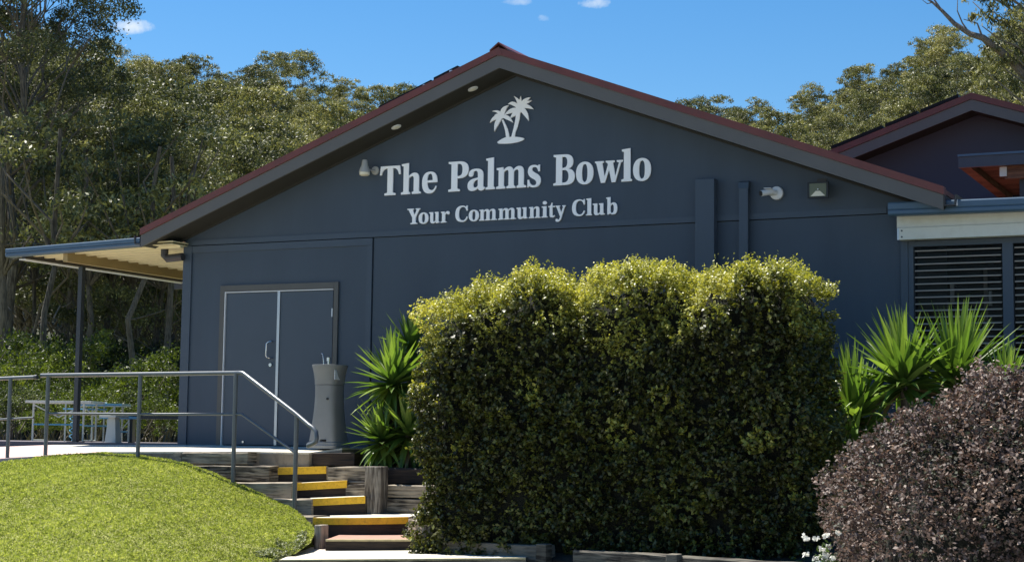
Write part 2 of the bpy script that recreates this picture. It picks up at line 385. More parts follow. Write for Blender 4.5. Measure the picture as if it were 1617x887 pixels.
def gum(seed, H, Rc, base, nclump, per, leaf, trunk_r=.22, lean=.04, asp=.34, fork=2, extra=0, bare=.0):
    """a eucalypt: trunk mesh, branch mesh and crown mesh of height H, crown radius Rc from height base up"""
    rs = np.random.default_rng(seed)
    tm = MB(); bm_ = MB()
    top = np.array([rs.normal()*lean*H, rs.normal()*lean*H, H*.80])
    tp = limb(tm, (0, 0, -.3), tuple(top), trunk_r, trunk_r*.28, rs, 8, .018, 8)
    cl = []
    for i in range(nclump):
        t = rs.random()**.8; z = base+(H-base)*(.06+.90*t)
        prof = math.sin(math.pi*min(.96, .18+.80*(z-base)/(H-base)))**.7
        a = 2.399*i+rs.normal()*.5; rr = Rc*prof*rs.uniform(.35, 1.0)
        r = Rc*rs.uniform(.20, .36)
        c = np.array([math.cos(a)*rr+top[0]*z/H, math.sin(a)*rr+top[1]*z/H, z])
        cl.append((c, r))
        zi = max(.1, (z-rr*.9-.06*H)/(H*.8)); zi = min(zi, .97); k = zi*8; j = int(k); q = k-j
        p0 = np.array(tp[j])*(1-q)+np.array(tp[min(j+1, 8)])*q
        r0 = trunk_r*(1-.72*zi)*.42
        pts = limb(bm_, tuple(p0), tuple(c-np.array([0, 0, r*.3])), r0, r0*.25, rs, 4, .07, 5)
        for _ in range(3):
            e = c+rnd_unit(rs, 1)[0]*r*.8*np.array([1, 1, .5]); limb(bm_, pts[-2], tuple(e), r0*.3, r0*.1, rs, 2, .05, 4)
    C, Nn, T, L, V = crown(rs, cl, per, leaf)
    cm = leaf_mesh('crown', C, Nn, T, L, L*asp, V)
    return tm.mesh('trunk'), bm_.mesh('branch'), cm
def place_tree(meshes, name, loc, s, rz, label, mats, group=None, cat='tree', sz=None):
    t = empty(name, loc, rz); t.scale = (s, s, sz or s); tag(t, label, cat, group)
    for me, n, m in zip(meshes, ('trunk', 'branch', 'crown'), mats):
        if me is not None: link(n, me, t, m)
    return t

# ================================================================== THE SETTING
def smooth(t): t = max(0, min(1, t)); return t*t*(3-2*t)
RIDGE = [(-500, 95), (-200, 100), (0, 100), (120, 112), (200, 112), (255, 122), (300, 128), (350, 124), (420, 120), (500, 146), (560, 150), (600, 170), (700, 200), (900, 220), (1080, 195), (1200, 186), (1300, 192), (1350, 165), (1400, 135), (1460, 105), (1520, 92), (1617, 70), (1800, 50), (2200, 40)]
def interp(tab, x):
    for (a, b), (c, d) in zip(tab, tab[1:]):
        if x <= c: return b+(d-b)*max(0, (x-a))/(c-a)
    return tab[-1][1]
D_R = 235.0
def ground_z(px, D):
    ridge = (hy(px)-interp(RIDGE, px))*D_R/F_PX - 12.0
    t = (D-62)/(D_R-62)
    if t <= 0: return -0.12
    return -0.12 + ridge*min(1.0, t)**1.25 if t < 1 else -0.12+ridge*(1-.25*smooth((D-D_R)/400))
# far ground and hill: one sheet on a polar grid round the camera, reaching the horizon
vs_, fs_ = [], []
pxs = list(range(-700, 2401, 62)); Ds = [26, 30, 36, 44, 54, 62, 75, 90, 105, 120, 140, 160, 180, 200, 220, 235, 255, 300, 500, 1200]
for D in Ds:
    for px in pxs:
        x, y = polar(px, D); z = ground_z(px, D) + (mnoise.noise(Vector((x*.05, y*.05, 0)))*1.5 if D > 70 else 0); vs_.append((x, y, z))
nP = len(pxs)
for i in range(len(Ds)-1):
    for j in range(nP-1): fs_.append((i*nP+j, i*nP+j+1, (i+1)*nP+j+1, (i+1)*nP+j))
me = bpy.data.meshes.new('hillside'); me.from_pydata(vs_, [], fs_); me.update()
o = link('hillside', me, None, M_FLOOR); tag(o, kind='structure')
for p in me.polygons: p.use_smooth = True
# flat ground round and beneath everything
o = MB().add([(-900, -700, -1.62), (900, -700, -1.62), (900, 1400, -1.62), (-900, 1400, -1.62)], [(0, 1, 2, 3)]).build('ground', M_FLOOR); tag(o, kind='structure')
M_BOUNCE = paint('bounce_paving', (.36, .345, .32), .9, .10, .6, .3, 40)
o = MB().add([(-70, -90, -1.60), (80, -90, -1.60), (80, -5.6, -1.60), (-70, -5.6, -1.60)], [(0, 1, 2, 3)]).build('bounce_ground', M_BOUNCE); tag(o, kind='structure')  # unseen pale ground added in front to bounce sunlight onto the facade
o = MB().box(-60, -1.6, 3.6, 40, -1.6, -.10).build('back_lawn', M_GRASS); tag(o, kind='structure')

# terrace and path beside the building
Fr = [at(-260, 762, -2.9), at(0, 724, -2.3), at(161, 713, -1.9), at(300, 712.5, -1.8), at(395, 712.5, -1.75)]
Bk = [Vector((-9.5, -.35, -.33)), Vector((-5.6, -.30, -.115)), Vector((-3.6, -.2, -.03)), Vector((-1.5, 0, .0)), Vector((-.5, 0, 0))]
def slab(name, A, B, mat, th=.16, extra=None):
    mb = MB()
    for i in range(len(A)-1):
        t4 = [A[i], A[i+1], B[i+1], B[i]]
        mb.hexa([v-Vector((0, 0, th)) for v in t4], t4)
    o = mb.build(name, mat); return o
tag(slab('path', Fr[:3], Bk[:3], M_PINK), kind='structure')
A2 = [Fr[2], Fr[3], Fr[4], at(410, 713, -1.52), at(488, 714, -1.30), at(494, 713.5, -1.22), at(540, 707, -1.15)]
B2 = [Bk[2], Vector((-1.5, 0, 0)), Vector((-.1, 0, 0)), Vector((.2, 0, 0)), Vector((.7, 0, 0)), Vector((.9, 0, 0)), Vector((1.5, 0, 0))]
tag(slab('terrace', A2, B2, M_CONC, .022), kind='structure')
M_RISER = paint('shaded_concrete', (.25, .215, .17), .9, .15, 6, .4, 60, dirt=(.12, .10, .075), dirt_amt=.6, stretch=(1, 1, .4))  # slab concrete with the riser's shade put into a darker colour
tag(slab('terrace_base', [v-Vector((0, 0, .024)) for v in A2], [v-Vector((0, 0, .024)) for v in B2], M_RISER, .165), kind='structure')
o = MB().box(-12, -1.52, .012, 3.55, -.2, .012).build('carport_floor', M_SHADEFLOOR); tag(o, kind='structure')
# soil behind the right-hand retaining walls
mb = MB(); mb.hexa([Vector((1.5, -1.15, -1.6)), Vector((3.6, -1.25, -1.6)), Vector((12, .05, -1.6)), Vector((1.4, .05, -1.6))],
                   [Vector((1.60, -1.12, -.30)), Vector((3.6, -1.2, -.34)), Vector((12, .05, -.2)), Vector((1.55, .05, -.12))])
tag(mb.build('garden_bed', M_SOIL), kind='structure')

# lawn bank: a swelling sheet from its crest down to the front
crest = [(-300, 775, -3.3), (-150, 750, -2.7), (0, 731, -2.45), (80, 720, -2.15), (161, 714.5, -1.95), (219, 719, -1.93), (289, 730, -1.93), (330, 743, -1.96), (367, 760, -1.98), (418, 783, -2.07), (463, 804, -2.30), (494, 829, -2.90), (497, 842, -3.35), (490, 857, -3.9), (466, 874, -4.5)]
foot = [(-900, 1000, -1.5), (-600, 1000, -1.5), (-300, 1000, -1.5), (-100, 1000, -1.5), (60, 1000, -1.5), (120, 1000, -1.5), (180, 1000, -1.5), (230, 1000, -1.5), (280, 995, -1.5), (320, 985, -1.48), (360, 970, -1.45), (395, 940, -1.34), (425, 912, -1.24), (438, 892, -1.16)]
def atz(px, py, z):
    d = ray(px, py); t = (z-CZ)/d.z; return Vector((CX, CY, CZ))+d*t
NV = 26
cre = [at(*c) for c in crest]; foo = [atz(*c) for c in foot]
def resample(P, n):
    out = []
    for i in range(n):
        t = i/(n-1)*(len(P)-1); j = min(int(t), len(P)-2); q = t-j
        out.append(P[j]*(1-q)+P[j+1]*q)
    return out
NU = 70
cre = resample(cre, NU); foo = resample(foo, NU)
G = np.zeros((NU, NV, 3))
for i in range(NU):
    for j in range(NV):
        t = j/(NV-1); p = cre[i]*(1-t)+foo[i]*t
        z = p.z + .11*math.sin(math.pi*t)*smooth((NU-i)/18)*(1-.25*t) + mnoise.noise(Vector((p.x*1.2, p.y*1.2, 3)))*.022*(1 if 0 < j else 0)
        G[i, j] = (p.x, p.y, z)
me = bpy.data.meshes.new('lawn')
me.from_pydata([tuple(v) for v in G.reshape(-1, 3)], [], [(i*NV+j, i*NV+j+1, (i+1)*NV+j+1, (i+1)*NV+j) for i in range(NU-1) for j in range(NV-1)])
for p in me.polygons: p.use_smooth = True
lawn = link('lawn', me, None, M_GRASS); tag(lawn, kind='structure')
def sample_lawn(rs, n, ulo=0, uhi=1, vlo=0, vhi=1):
    a00 = G[:-1, :-1]; e1 = G[1:, :-1]-a00; e2 = G[:-1, 1:]-a00; ar = np.linalg.norm(np.cross(e1, e2), axis=2)
    iu = np.arange(NU-1)[:, None]/(NU-1); iv = np.arange(NV-1)[None, :]/(NV-1)
    ar = ar*((iu >= ulo) & (iu <= uhi) & (iv >= vlo) & (iv <= vhi))
    idx = rs.choice(ar.size, n, p=(ar/ar.sum()).ravel()); i, j = np.unravel_index(idx, ar.shape)
    a, b = rs.random(n)[:, None], rs.random(n)[:, None]
    P = G[i, j]*(1-a)*(1-b)+G[i+1, j]*a*(1-b)+G[i, j+1]*(1-a)*b+G[i+1, j+1]*a*b
    return P, (i+a[:, 0])/(NU-1), (j+b[:, 0])/(NV-1)
rs = np.random.default_rng(5)
n = 230000
P, U, V_ = sample_lawn(rs, n, ulo=.10)
# patches: noise per blade for height and colour
q = np.sin(P[:, 0]*2.1+1.3*np.sin(P[:, 1]*1.7))*np.cos(P[:, 1]*2.6+np.sin(P[:, 0]*1.1))
q2 = np.sin(P[:, 0]*9.1+2*np.sin(P[:, 1]*7.7))*np.cos(P[:, 1]*8.6+2*np.sin(P[:, 0]*6.1))
h = .027*rs.uniform(.5, 1.4, n)*(1+.2*q+.4*q2)
T = rs.normal(size=(n, 3))*.75; T[:, 2] = rs.uniform(.35, 1.0, n)
Nn = rnd_unit(rs, n); Nn[:, 2] *= .4
q3 = np.sin(P[:, 0]*31+3*np.sin(P[:, 1]*27))*np.cos(P[:, 1]*29+3*np.sin(P[:, 0]*24)); val = np.clip(.45+.10*q+.10*q2+.30*q3+rs.normal(size=n)*.13, 0, 1)
dry = np.clip((V_-.62)*1.6, 0, 1)*np.clip(.55-U, 0, 1)*1.3
val = np.clip(val+dry*rs.random(n)*.8-.28*(dry > .15)*(rs.random(n) < .4), 0, 1)
P[:, 2] += h*.4
o = link('grass_blades', leaf_mesh('grass_blades', P, Nn, T, h, .009, val), None, M_BLADE)
tag(o, 'short bright green lawn grass covering the rounded bank left of the steps', 'grass', kind='stuff')
# low weeds at the foot of the bank near the steps
M_WEED = leafmat('weed_leaf', [(0, (.06, .07, .025)), (.5, (.18, .20, .085)), (.85, (.34, .35, .20)), (1, (.50, .46, .32))], .25, .5)
n = 42000; P, U, V_ = sample_lawn(rs, n, ulo=.66, uhi=1, vlo=.10, vhi=1)
P = P[(U-.8)*2.2+V_*.5+.10*np.sin(P[:, 0]*9)+.08*np.sin(P[:, 1]*13) > .25]; n = len(P)
P[:, 2] += rs.uniform(0, .07, n)*(.6+.4*np.sin(P[:, 0]*17+P[:, 1]*11)); P[:, 1] -= .02; T = rnd_unit(rs, n)
o = link('weed_patch', leaf_mesh('weed_patch', P, rnd_unit(rs, n)+np.array([0, 0, .9]), T, .026*rs.uniform(.6, 1.5, n), .017, rs.beta(1.6, 1.8, n)), None, M_WEED)
tag(o, 'scruffy low weeds and dry leaves at the foot of the lawn bank by the bottom steps', 'weeds', kind='stuff')

# ================================================================== CLUB BUILDING
XL, XR, XA = -1.505, 8.33, 3.475
ZJ, OV = 2.7233, .504
ZA, ZE, HW = 4.860, 2.835, 5.410        # top of the grey fascia at apex and at the eaves
SL = (ZA-ZE)/HW
club = empty('club_building', (3.4, 0, 0)); club.location = (0, 0, 0)
tag(club, 'low gabled clubhouse with navy blue walls, red metal roof edge and double doors', 'building')
TH = .16
DX0, DX1, DZ = -.855, .862, 2.085
def roofz(x): return ZA-SL*abs(x-XA)
# lower wall sheets
MB().box(XL, DX0, 0, TH, -.15, ZJ-.004).box(DX0, DX1, 0, TH, DZ, ZJ-.004).box(DX1, 1.432, 0, TH, -.15, ZJ-.004).box(1.446, XR+.12, 0, TH, -1.2, ZJ-.004).build('wall', M_WALL, club)
MB().box(1.40, 1.48, .02, TH-.01, -.15, ZJ-.006).box(DX0-.02, DX1+.02, .09, .13, -.12, DZ+.02).build('wall', M_INT, club)
xs0, xs1 = XL, XR+.12
MB().prism([(xs0, ZJ+.004), (xs1, ZJ+.004), (xs1, roofz(xs1)-.08), (XA, ZA-.14), (xs0, roofz(xs0)-.08)], -.008, TH).build('gable_sheet', M_WALL, club)
MB().box(XL-.07, XL+.07, -.022, .012, -.02, ZJ-.004).box(XL-.07, XL-.0, .012, 16, -.02, ZJ+.2).build('corner_batten', M_TRIM, club)
for k, (a, b, z0, z1) in enumerate([(XL+.071, 1.43, ZJ-.10, ZJ-.008), (1.35, 1.43, -.1, ZJ-.102), (XL+.071, 8.15, ZJ+.004, ZJ+.075)]):
    MB().box(a, b, -.019 if k == 2 else -.016, -.0005 if k < 2 else -.0085, z0, z1).build('batten', M_TRIM, club)
MB().box(XR-.02, XR+.06, -.03, -.001, -1.2, 2.40).build('corner_batten', M_TRIM, club)
# door set
fr = MB()
fr.box(-.938, -.865, -.03, .03, -.02, 2.158).box(.868, .935, -.03, .03, -.02, 2.158).box(-.8645, .8675, -.03, .03, 2.072, 2.158)
fr.build('door_frame', M_FRAME, club, .004)
MB().box(-.858, -.846, -.034, .02, 0, 2.068).box(-.846, .858, -.034, .02, 2.056, 2.067).build('door_seal', M_WPLAS, club)
for i, (a, b) in enumerate([(-.838, -.012), (.03, .850)]):
    d = MB().box(a, b, -.012, .03, .012, 2.05).build('door', M_DOOR, club, .003)
    if i == 0:
        h = MB(); h.tube([(-.075, -.02, 1.385), (-.075, -.055, 1.385), (-.10, -.08, 1.38), (-.125, -.085, 1.355), (-.13, -.085, 1.20), (-.12, -.08, 1.175), (-.09, -.06, 1.165), (-.075, -.02, 1.165)], .011, 8)
        h.build('handle', M_STEEL, d, smooth=True)
        MB().tube([(-.095, -.035, 1.075), (-.095, -.012, 1.075)], .024, 12).build('lock', M_STEEL, d)
        MB().tube([(-.5, -.03, .05), (-.5, -.012, .05)], .016, 8).build('door_stop', M_STEEL, d)
        MB().box(-.011, .029, -.026, -.004, .012, 2.055).build('meeting_strip', M_ALU, d)
    else:
        for z in (1.70, .25): MB().box(.838, .856, -.03, -.0125, z, z+.11).build('hinge', M_ALU, d)
# fascia, red barge capping, soffit
def slopebox(x0, x1, y0, y1, dz0, dz1):
    return [Vector((x, y, roofz(x)+dz)) for dz in (dz0, dz1) for (x, y) in ((x0, y0), (x1, y0), (x1, y1), (x0, y1))]
for (a, b) in ((XA-HW, XA), (XA, XA+HW)):
    s = slopebox(a, b, -OV, -OV+.03, -.165, 0); MB().hexa(s[:4], s[4:]).build('fascia', M_FASCIA, club)
    s = slopebox(a-.008, b+(.0 if b == XA else .008), -OV-.018, -OV+.10, .003, .092); MB().hexa(s[:4], s[4:]).build('barge_capping', M_RED, club)
    s = slopebox(a, b, -OV+.031, -.009, -.150, -.125); MB().hexa(s[:4], s[4:]).build('soffit', M_SOFFIT, club)
    s = slopebox(a-.03, b, -OV+.11, 16, .02, .075); MB().hexa(s[:4], s[4:]).build('roof_sheet', M_RED, club)
    s = slopebox(a, b, -.032, -.0085, -.125-.05, -.126); MB().hexa(s[:4], s[4:]).build('soffit_trim', M_SOFFIT, club)
MB().prism([(XA-.12, ZA+.045), (XA, ZA+.135), (XA+.12, ZA+.045), (XA+.12, ZA+.065), (XA, ZA+.155), (XA-.12, ZA+.065)], -OV-.03, 16).build('ridge_capping', M_RED, club)
MB().prism([(XA-.05, ZA+.0), (XA, ZA+.1), (XA+.05, ZA+.0), (XA, ZA-.02)], -OV-.021, -OV-.019).build('apex_flashing', M_RED, club)
# eave gutters running back
for x, s in ((XA-HW, -1), (XA+HW, 1)):
    g = MB(); z = ZE-.02
    g.prism([(x, z-.10), (x+s*.12, z-.10), (x+s*.14, z+.02), (x+s*.12, z+.02), (x+s*.11, z-.085), (x+s*.012, z-.085), (x+s*.012, z+.02), (x, z+.02)][::s], -OV+.02, 15.5)
    g.build('gutter', M_GUTD, club)
MB().tube([(XA-HW+.10, -.10, 2.70), (XA-HW+.10, -.10, 2.60), (XA-HW+.15, -.10, 2.55), (XL-.02, -.10, 2.565)], .055, 10).build('downpipe', M_GUTD, club, smooth=True)
MB().box(8.985, 9.02, -.42, -.37, 2.72, 2.79).build('gutter_bracket', M_WPLAS, club)
# downlights set in the left soffit
for px, py in ((747, 131), (626, 190)):
    p = at(px, py, -.24); z = roofz(p.x)-.15
    rz = MB(); N_ = 20; dirv = Vector((1, 0, SL)).normalized()
    for k, (rr, dz) in enumerate(((.062, -.001), (.062, -.010), (.045, -.012))): pass
    c = Vector((p.x, -.24, z))
    rings = [[c+dirv*math.cos(2*math.pi*i/N_)*rr+Vector((0, 1, 0))*math.sin(2*math.pi*i/N_)*rr+Vector((0, 0, dz)) for i in range(N_)] for rr, dz in ((.066, .001), (.066, -.010), (.050, -.013))]
    d = MB().loft(rings).build('downlight', M_WPLAS, club)
    rings = [[c+dirv*math.cos(2*math.pi*i/N_)*rr+Vector((0, 1, 0))*math.sin(2*math.pi*i/N_)*rr+Vector((0, 0, dz)) for i in range(N_)] for rr, dz in ((.046, -.0135), (.040, -.016))]
    MB().loft(rings).build('lens', M_DOWN, d)
# duct casing and flat pipe on the wall
MB().box(5.905, 6.142, -.13, -.020, -1.0, 3.222).build('duct_casing', M_TRIM, club, .006)
MB().box(6.435, 6.545, -.10, -.020, -1.0, 3.10).build('flat_pipe', M_TRIM, club, .006)
MB().hexa([Vector((6.428, -.106, 3.085)), Vector((6.552, -.106, 3.085)), Vector((6.552, -.020, 3.085)), Vector((6.428, -.020, 3.085))],
          [Vector((6.428, -.092, 3.165)), Vector((6.552, -.092, 3.165)), Vector((6.552, -.020, 3.185)), Vector((6.428, -.020, 3.185))]).build('pipe_cap', M_TRIM, club, .004)
# body of the building behind the front wall, so light does not pass through
MB().box(XL+.01, XR+.1, .3, 15.9, -1.2, 2.72).build('wall', M_WALL, club)

# solar panels above the left roof slope
def solar(x0, x1, y0, y1, lift, label):
    t = empty('solar_panel', (x0, y0, roofz(x0)+lift)); tag(t, label, 'solar panel', 'solar panels on the club roof')
    o0 = Vector(t.location)
    b4 = [Vector((x, y, roofz(x)+lift)) for (x, y) in ((x0, y0), (x1, y0), (x1, y1), (x0, y1))]
    MB().hexa([v-o0 for v in b4], [v-o0+Vector((0, 0, .04)) for v in b4]).build('panel', M_PANEL, t)
    MB().box(.1, .14, .02, .06, -lift+.12+SL*.0, 0.03).box(x1-x0-.10, x1-x0-.06, -.03, .03, SL*(x1-x0-.1)-lift+.12, SL*(x1-x0-.1)+.02).build('bracket', M_ALU, t)
xs = [at(px, 200, -.2).x for px in (395, 452, 506, 572, 632, 668, 718)]
solar(-.55, .62, -.25, 1.5, .165, 'lowest black solar panel over the left slope of the club roof')
solar(.66, 1.56, -.25, 1.5, .17, 'second black solar panel up the left slope of the club roof')
solar(1.62, 2.38, -.25, 1.5, .195, 'third black solar panel up the left slope of the club roof, a narrow one')
solar(2.42, 2.76, -.25, 1.5, .205, 'topmost black solar panel over the left slope of the club roof')

# ------------------------------------------------------------------ lettering
GL = {
'T': (72, "M 0 70 L 3 100 L 69 100 L 72 70 L 66 70 Q 62 91 48 92 L 45.5 92 L 45.5 9 L 55 6 L 55 0 L 17 0 L 17 6 L 26.5 9 L 26.5 92 L 24 92 Q 10 91 6 70 Z"),
'h': (67, "M 1 103 L 26 106 L 26 61 Q 36 72 46 72 Q 61 72 61 52 L 61 9 L 67 6 L 67 0 L 37 0 L 37 6 L 43 9 L 43 50 Q 43 61 37 61 Q 30 60 26 53 L 26 9 L 31 6 L 31 0 L 0 0 L 0 6 L 8 9 L 8 95 L 1 97 Z"),
'e': (52, "M 50 22 Q 44 -2 25 -2 Q 0 -2 0 35 Q 0 72 28 72 Q 51 72 52 40 L 52 35 L 18 35 Q 19 9 34 9 Q 42 9 46 23 Z M 18 42 L 36 43 Q 36 65 27 65 Q 18 65 18 42 Z"),
'P': (63, "M 0 100 L 34 100 Q 63 100 63 72 Q 63 44 34 43 L 28 43 L 28 9 L 36 6 L 36 0 L 0 0 L 0 6 L 9 9 L 9 91 L 0 94 Z M 28 92 L 32 92 Q 44 92 44 72 Q 44 51 32 51 L 28 51 Z"),
'a': (55, "M 55 7 Q 50 -2 42 -2 Q 34 -2 32 7 Q 26 -2 15 -2 Q 0 -2 0 16 Q 0 34 19 39 L 32 42 L 32 52 Q 32 65 24 65 Q 19 65 18 58 Q 18 46 10 46 Q 3 46 3 53 Q 4 72 27 72 Q 49 72 49 50 L 49 14 Q 49 7 53 10 Z M 32 35 Q 18 33 18 18 Q 18 9 24 9 Q 30 9 32 16 Z"),
'l': (30, "M 1 103 L 26 106 L 26 9 L 30 6 L 30 0 L 0 0 L 0 6 L 7 9 L 7 95 L 1 97 Z"),
'm': (102, "M 1 69 L 24 71 L 25 61 Q 34 72 44 72 Q 55 72 58 60 Q 67 72 78 72 Q 94 72 94 52 L 94 9 L 102 6 L 102 0 L 70 0 L 70 6 L 76 9 L 76 51 Q 76 61 70 61 Q 63 60 60 53 L 60 9 L 66 6 L 66 0 L 35 0 L 35 6 L 42 9 L 42 51 Q 42 61 36 61 Q 30 60 26 53 L 26 9 L 31 6 L 31 0 L 0 0 L 0 6 L 8 9 L 8 61 L 1 63 Z"),
's': (42, "M 35 72 L 39 72 L 39 50 L 34 50 Q 31 65 21 65 Q 14 65 14 58 Q 14 52 24 46 Q 42 37 42 21 Q 42 -2 20 -2 Q 11 -2 5 3 L 3 -1 L 0 -1 L 0 24 L 5 24 Q 8 5 20 5 Q 28 5 28 13 Q 28 20 18 26 Q 1 35 1 51 Q 1 72 20 72 Q 28 72 33 68 Z"),
'B': (66, "M 0 100 L 36 100 Q 61 100 61 76 Q 61 57 46 53 Q 66 49 66 27 Q 66 0 38 0 L 0 0 L 0 6 L 8 9 L 8 91 L 0 94 Z M 27 92 L 31 92 Q 43 92 43 75 Q 43 57 31 56 L 27 56 Z M 27 49 L 32 49 Q 47 49 47 28 Q 47 8 32 8 L 27 8 Z"),
'o': (53, "M 26.5 -2 C 10 -2 0 12 0 35 C 0 58 10 72 26.5 72 C 43 72 53 58 53 35 C 53 12 43 -2 26.5 -2 Z M 26.5 6 C 32 6 35 14 35 35 C 35 56 32 64 26.5 64 C 21 64 18 56 18 35 C 18 14 21 6 26.5 6 Z"),
'w': (88, "M 0 70 L 28 70 L 28 65 L 23 63 L 31 20 L 41 57 L 39 63 L 34 65 L 34 70 L 62 70 L 62 65 L 57 63 L 65 20 L 76 62 L 69 65 L 69 70 L 88 70 L 88 65 L 82 62 L 65 0 L 53 0 L 45 40 L 32 0 L 19 0 L 4 63 L 0 65 Z"),
'Y': (80, "M 0 100 L 40 100 L 40 94 L 33 92 L 45 58 L 58 91 L 51 94 L 51 100 L 80 100 L 80 94 L 73 91 L 52 42 L 52 9 L 62 6 L 62 0 L 20 0 L 20 6 L 31 9 L 31 42 L 8 92 L 0 94 Z"),
'u': (66, "M 1 70 L 26 71 L 26 20 Q 26 10 32 10 Q 38 11 41 17 L 41 61 L 35 63 L 35 70 L 59 71 L 59 10 L 66 7 L 66 1 L 43 -1 L 42 8 Q 34 -2 24 -2 Q 8 -2 8 18 L 8 61 L 1 63 Z"),
'r': (54, "M 1 69 L 24 71 L 26 58 Q 32 72 43 72 Q 54 72 54 61 Q 54 51 46 51 Q 39 51 38 58 Q 29 57 27 48 L 27 9 L 36 6 L 36 0 L 0 0 L 0 6 L 8 9 L 8 61 L 1 63 Z"),
'C': (74, "M 66 102 L 72 102 L 72 68 L 66 68 Q 60 94 44 94 Q 21 94 21 50 Q 21 8 45 8 Q 60 8 67 32 L 73 30 Q 68 -2 41 -2 Q 0 -2 0 49 Q 0 102 40 102 Q 53 102 63 94 Z"),
'n': (68, "M 1 69 L 24 71 L 26 61 Q 36 72 46 72 Q 61 72 61 52 L 61 9 L 68 6 L 68 0 L 37 0 L 37 6 L 43 9 L 43 50 Q 43 61 37 61 Q 30 60 27 53 L 27 9 L 32 6 L 32 0 L 0 0 L 0 6 L 8 9 L 8 61 L 1 63 Z"),
'i': (33, "M 1 69 L 27 71 L 27 9 L 33 6 L 33 0 L 0 0 L 0 6 L 8 9 L 8 61 L 1 63 Z M 17 81 C 24 81 28 86 28 92 C 28 98 24 103 17 103 C 10 103 6 98 6 92 C 6 86 10 81 17 81 Z"),
't': (42, "M 0 70 L 8 70 Q 17 74 20 90 L 26 90 L 26 70 L 40 70 L 40 62 L 26 62 L 26 18 Q 26 9 31 9 Q 36 9 38 13 L 42 9 Q 37 -2 25 -2 Q 8 -2 8 14 L 8 62 L 0 62 Z"),
'y': (64, "M 0 70 L 29 70 L 29 65 L 23 63 L 36 26 L 48 62 L 42 65 L 42 70 L 64 70 L 64 65 L 58 62 L 36 -10 Q 28 -31 14 -31 Q 1 -31 1 -20 Q 1 -12 9 -12 Q 16 -12 17 -19 Q 22 -20 27 -6 L 29 0 L 5 63 L 0 65 Z"),
'b': (64, "M 1 103 L 26 106 L 26 62 Q 33 72 43 72 Q 64 72 64 36 Q 64 -2 40 -2 Q 30 -2 24 5 L 15 -1 L 8 0 L 8 95 L 1 97 Z M 26 50 Q 30 60 35 60 Q 45 60 45 36 Q 45 8 35 8 Q 27 8 26 20 Z"),
}
def outlines(path):
    tk = path.split(); i = 0; res = []; cur = []
    while i < len(tk):
        c = tk[i]; i += 1
        if c == 'M': cur = [(float(tk[i]), float(tk[i+1]))]; i += 2
        elif c == 'L': cur.append((float(tk[i]), float(tk[i+1]))); i += 2
        elif c == 'Q':
            a = cur[-1]; q = [float(x) for x in tk[i:i+4]]; i += 4
            for k in range(1, 8):
                t = k/7; cur.append(tuple((1-t)**2*a[d]+2*t*(1-t)*q[d]+t*t*q[2+d] for d in (0, 1)))
        elif c == 'C':
            a = cur[-1]; q = [float(x) for x in tk[i:i+6]]; i += 6
            for k in range(1, 9):
                t = k/8; cur.append(tuple((1-t)**3*a[d]+3*t*(1-t)**2*q[d]+3*t*t*(1-t)*q[2+d]+t**3*q[4+d] for d in (0, 1)))
        else:
            if abs(cur[0][0]-cur[-1][0])+abs(cur[0][1]-cur[-1][1]) < 1e-6: cur.pop()
            res.append(cur)
    return res
def plate(name, outl, mat, parent, y, depth):
    """outlines in (x,z) metres, cut from sheet of the given depth standing at y"""
    cu = bpy.data.curves.new(name, 'CURVE'); cu.dimensions = '2D'; cu.fill_mode = 'BOTH'; cu.extrude = depth/2
    for o_ in outl:
        sp = cu.splines.new('POLY'); sp.points.add(len(o_)-1)
        for k, (x, z) in enumerate(o_): sp.points[k].co = (x, z, 0, 1)
        sp.use_cyclic_u = True
    ob = bpy.data.objects.new(name, cu); COL.objects.link(ob)
    dg = bpy.context.evaluated_depsgraph_get(); me = bpy.data.meshes.new_from_object(ob.evaluated_get(dg))
    bpy.data.objects.remove(ob); bpy.data.curves.remove(cu)
    me.transform(Matrix.Rotation(R(90), 4, 'X')); me.transform(Matrix.Translation((0, y-depth/2, 0)))
    me.materials.clear()
    return link(name, me, parent, mat)
def sign(name, label, z0, cap, lst, y=-.012):
    t = empty(name, (lst[0][1], y, z0)); tag(t, label, 'sign')
    for ch, a, b in lst:
        w, path = GL[ch]; sx = (b-a)/w
        plate('letter', [[(a+px_*sx-lst[0][1], pz*cap/100) for px_, pz in o_] for o_ in outlines(path)], M_LETTER, t, 0, .018)
    return t
sign('club_name_sign', 'large white serif lettering reading The Palms Bowlo on the gable', 3.2635, .383,
     [('T', 1.529, 1.841), ('h', 1.849, 2.139), ('e', 2.159, 2.381), ('P', 2.542, 2.83), ('a', 2.817, 3.068), ('l', 3.074, 3.205), ('m', 3.223, 3.639), ('s', 3.659, 3.841),
      ('B', 4.013, 4.301), ('o', 4.319, 4.551), ('w', 4.572, 4.938), ('l', 4.921, 5.057), ('o', 5.073, 5.305)])
sign('tagline_sign', 'smaller white serif lettering reading Your Community Club below the name', 2.871, .200,
     [('Y', 1.95, 2.14), ('o', 2.117, 2.26), ('u', 2.268, 2.423), ('r', 2.439, 2.566), ('C', 2.649, 2.829), ('o', 2.841, 2.985), ('m', 2.989, 3.238), ('m', 3.257, 3.502),
      ('u', 3.51, 3.665), ('n', 3.682, 3.843), ('i', 3.857, 3.939), ('t', 3.95, 4.04), ('y', 4.047, 4.185), ('C', 4.27, 4.445), ('l', 4.457, 4.536), ('u', 4.543, 4.704), ('b', 4.721, 4.87)])
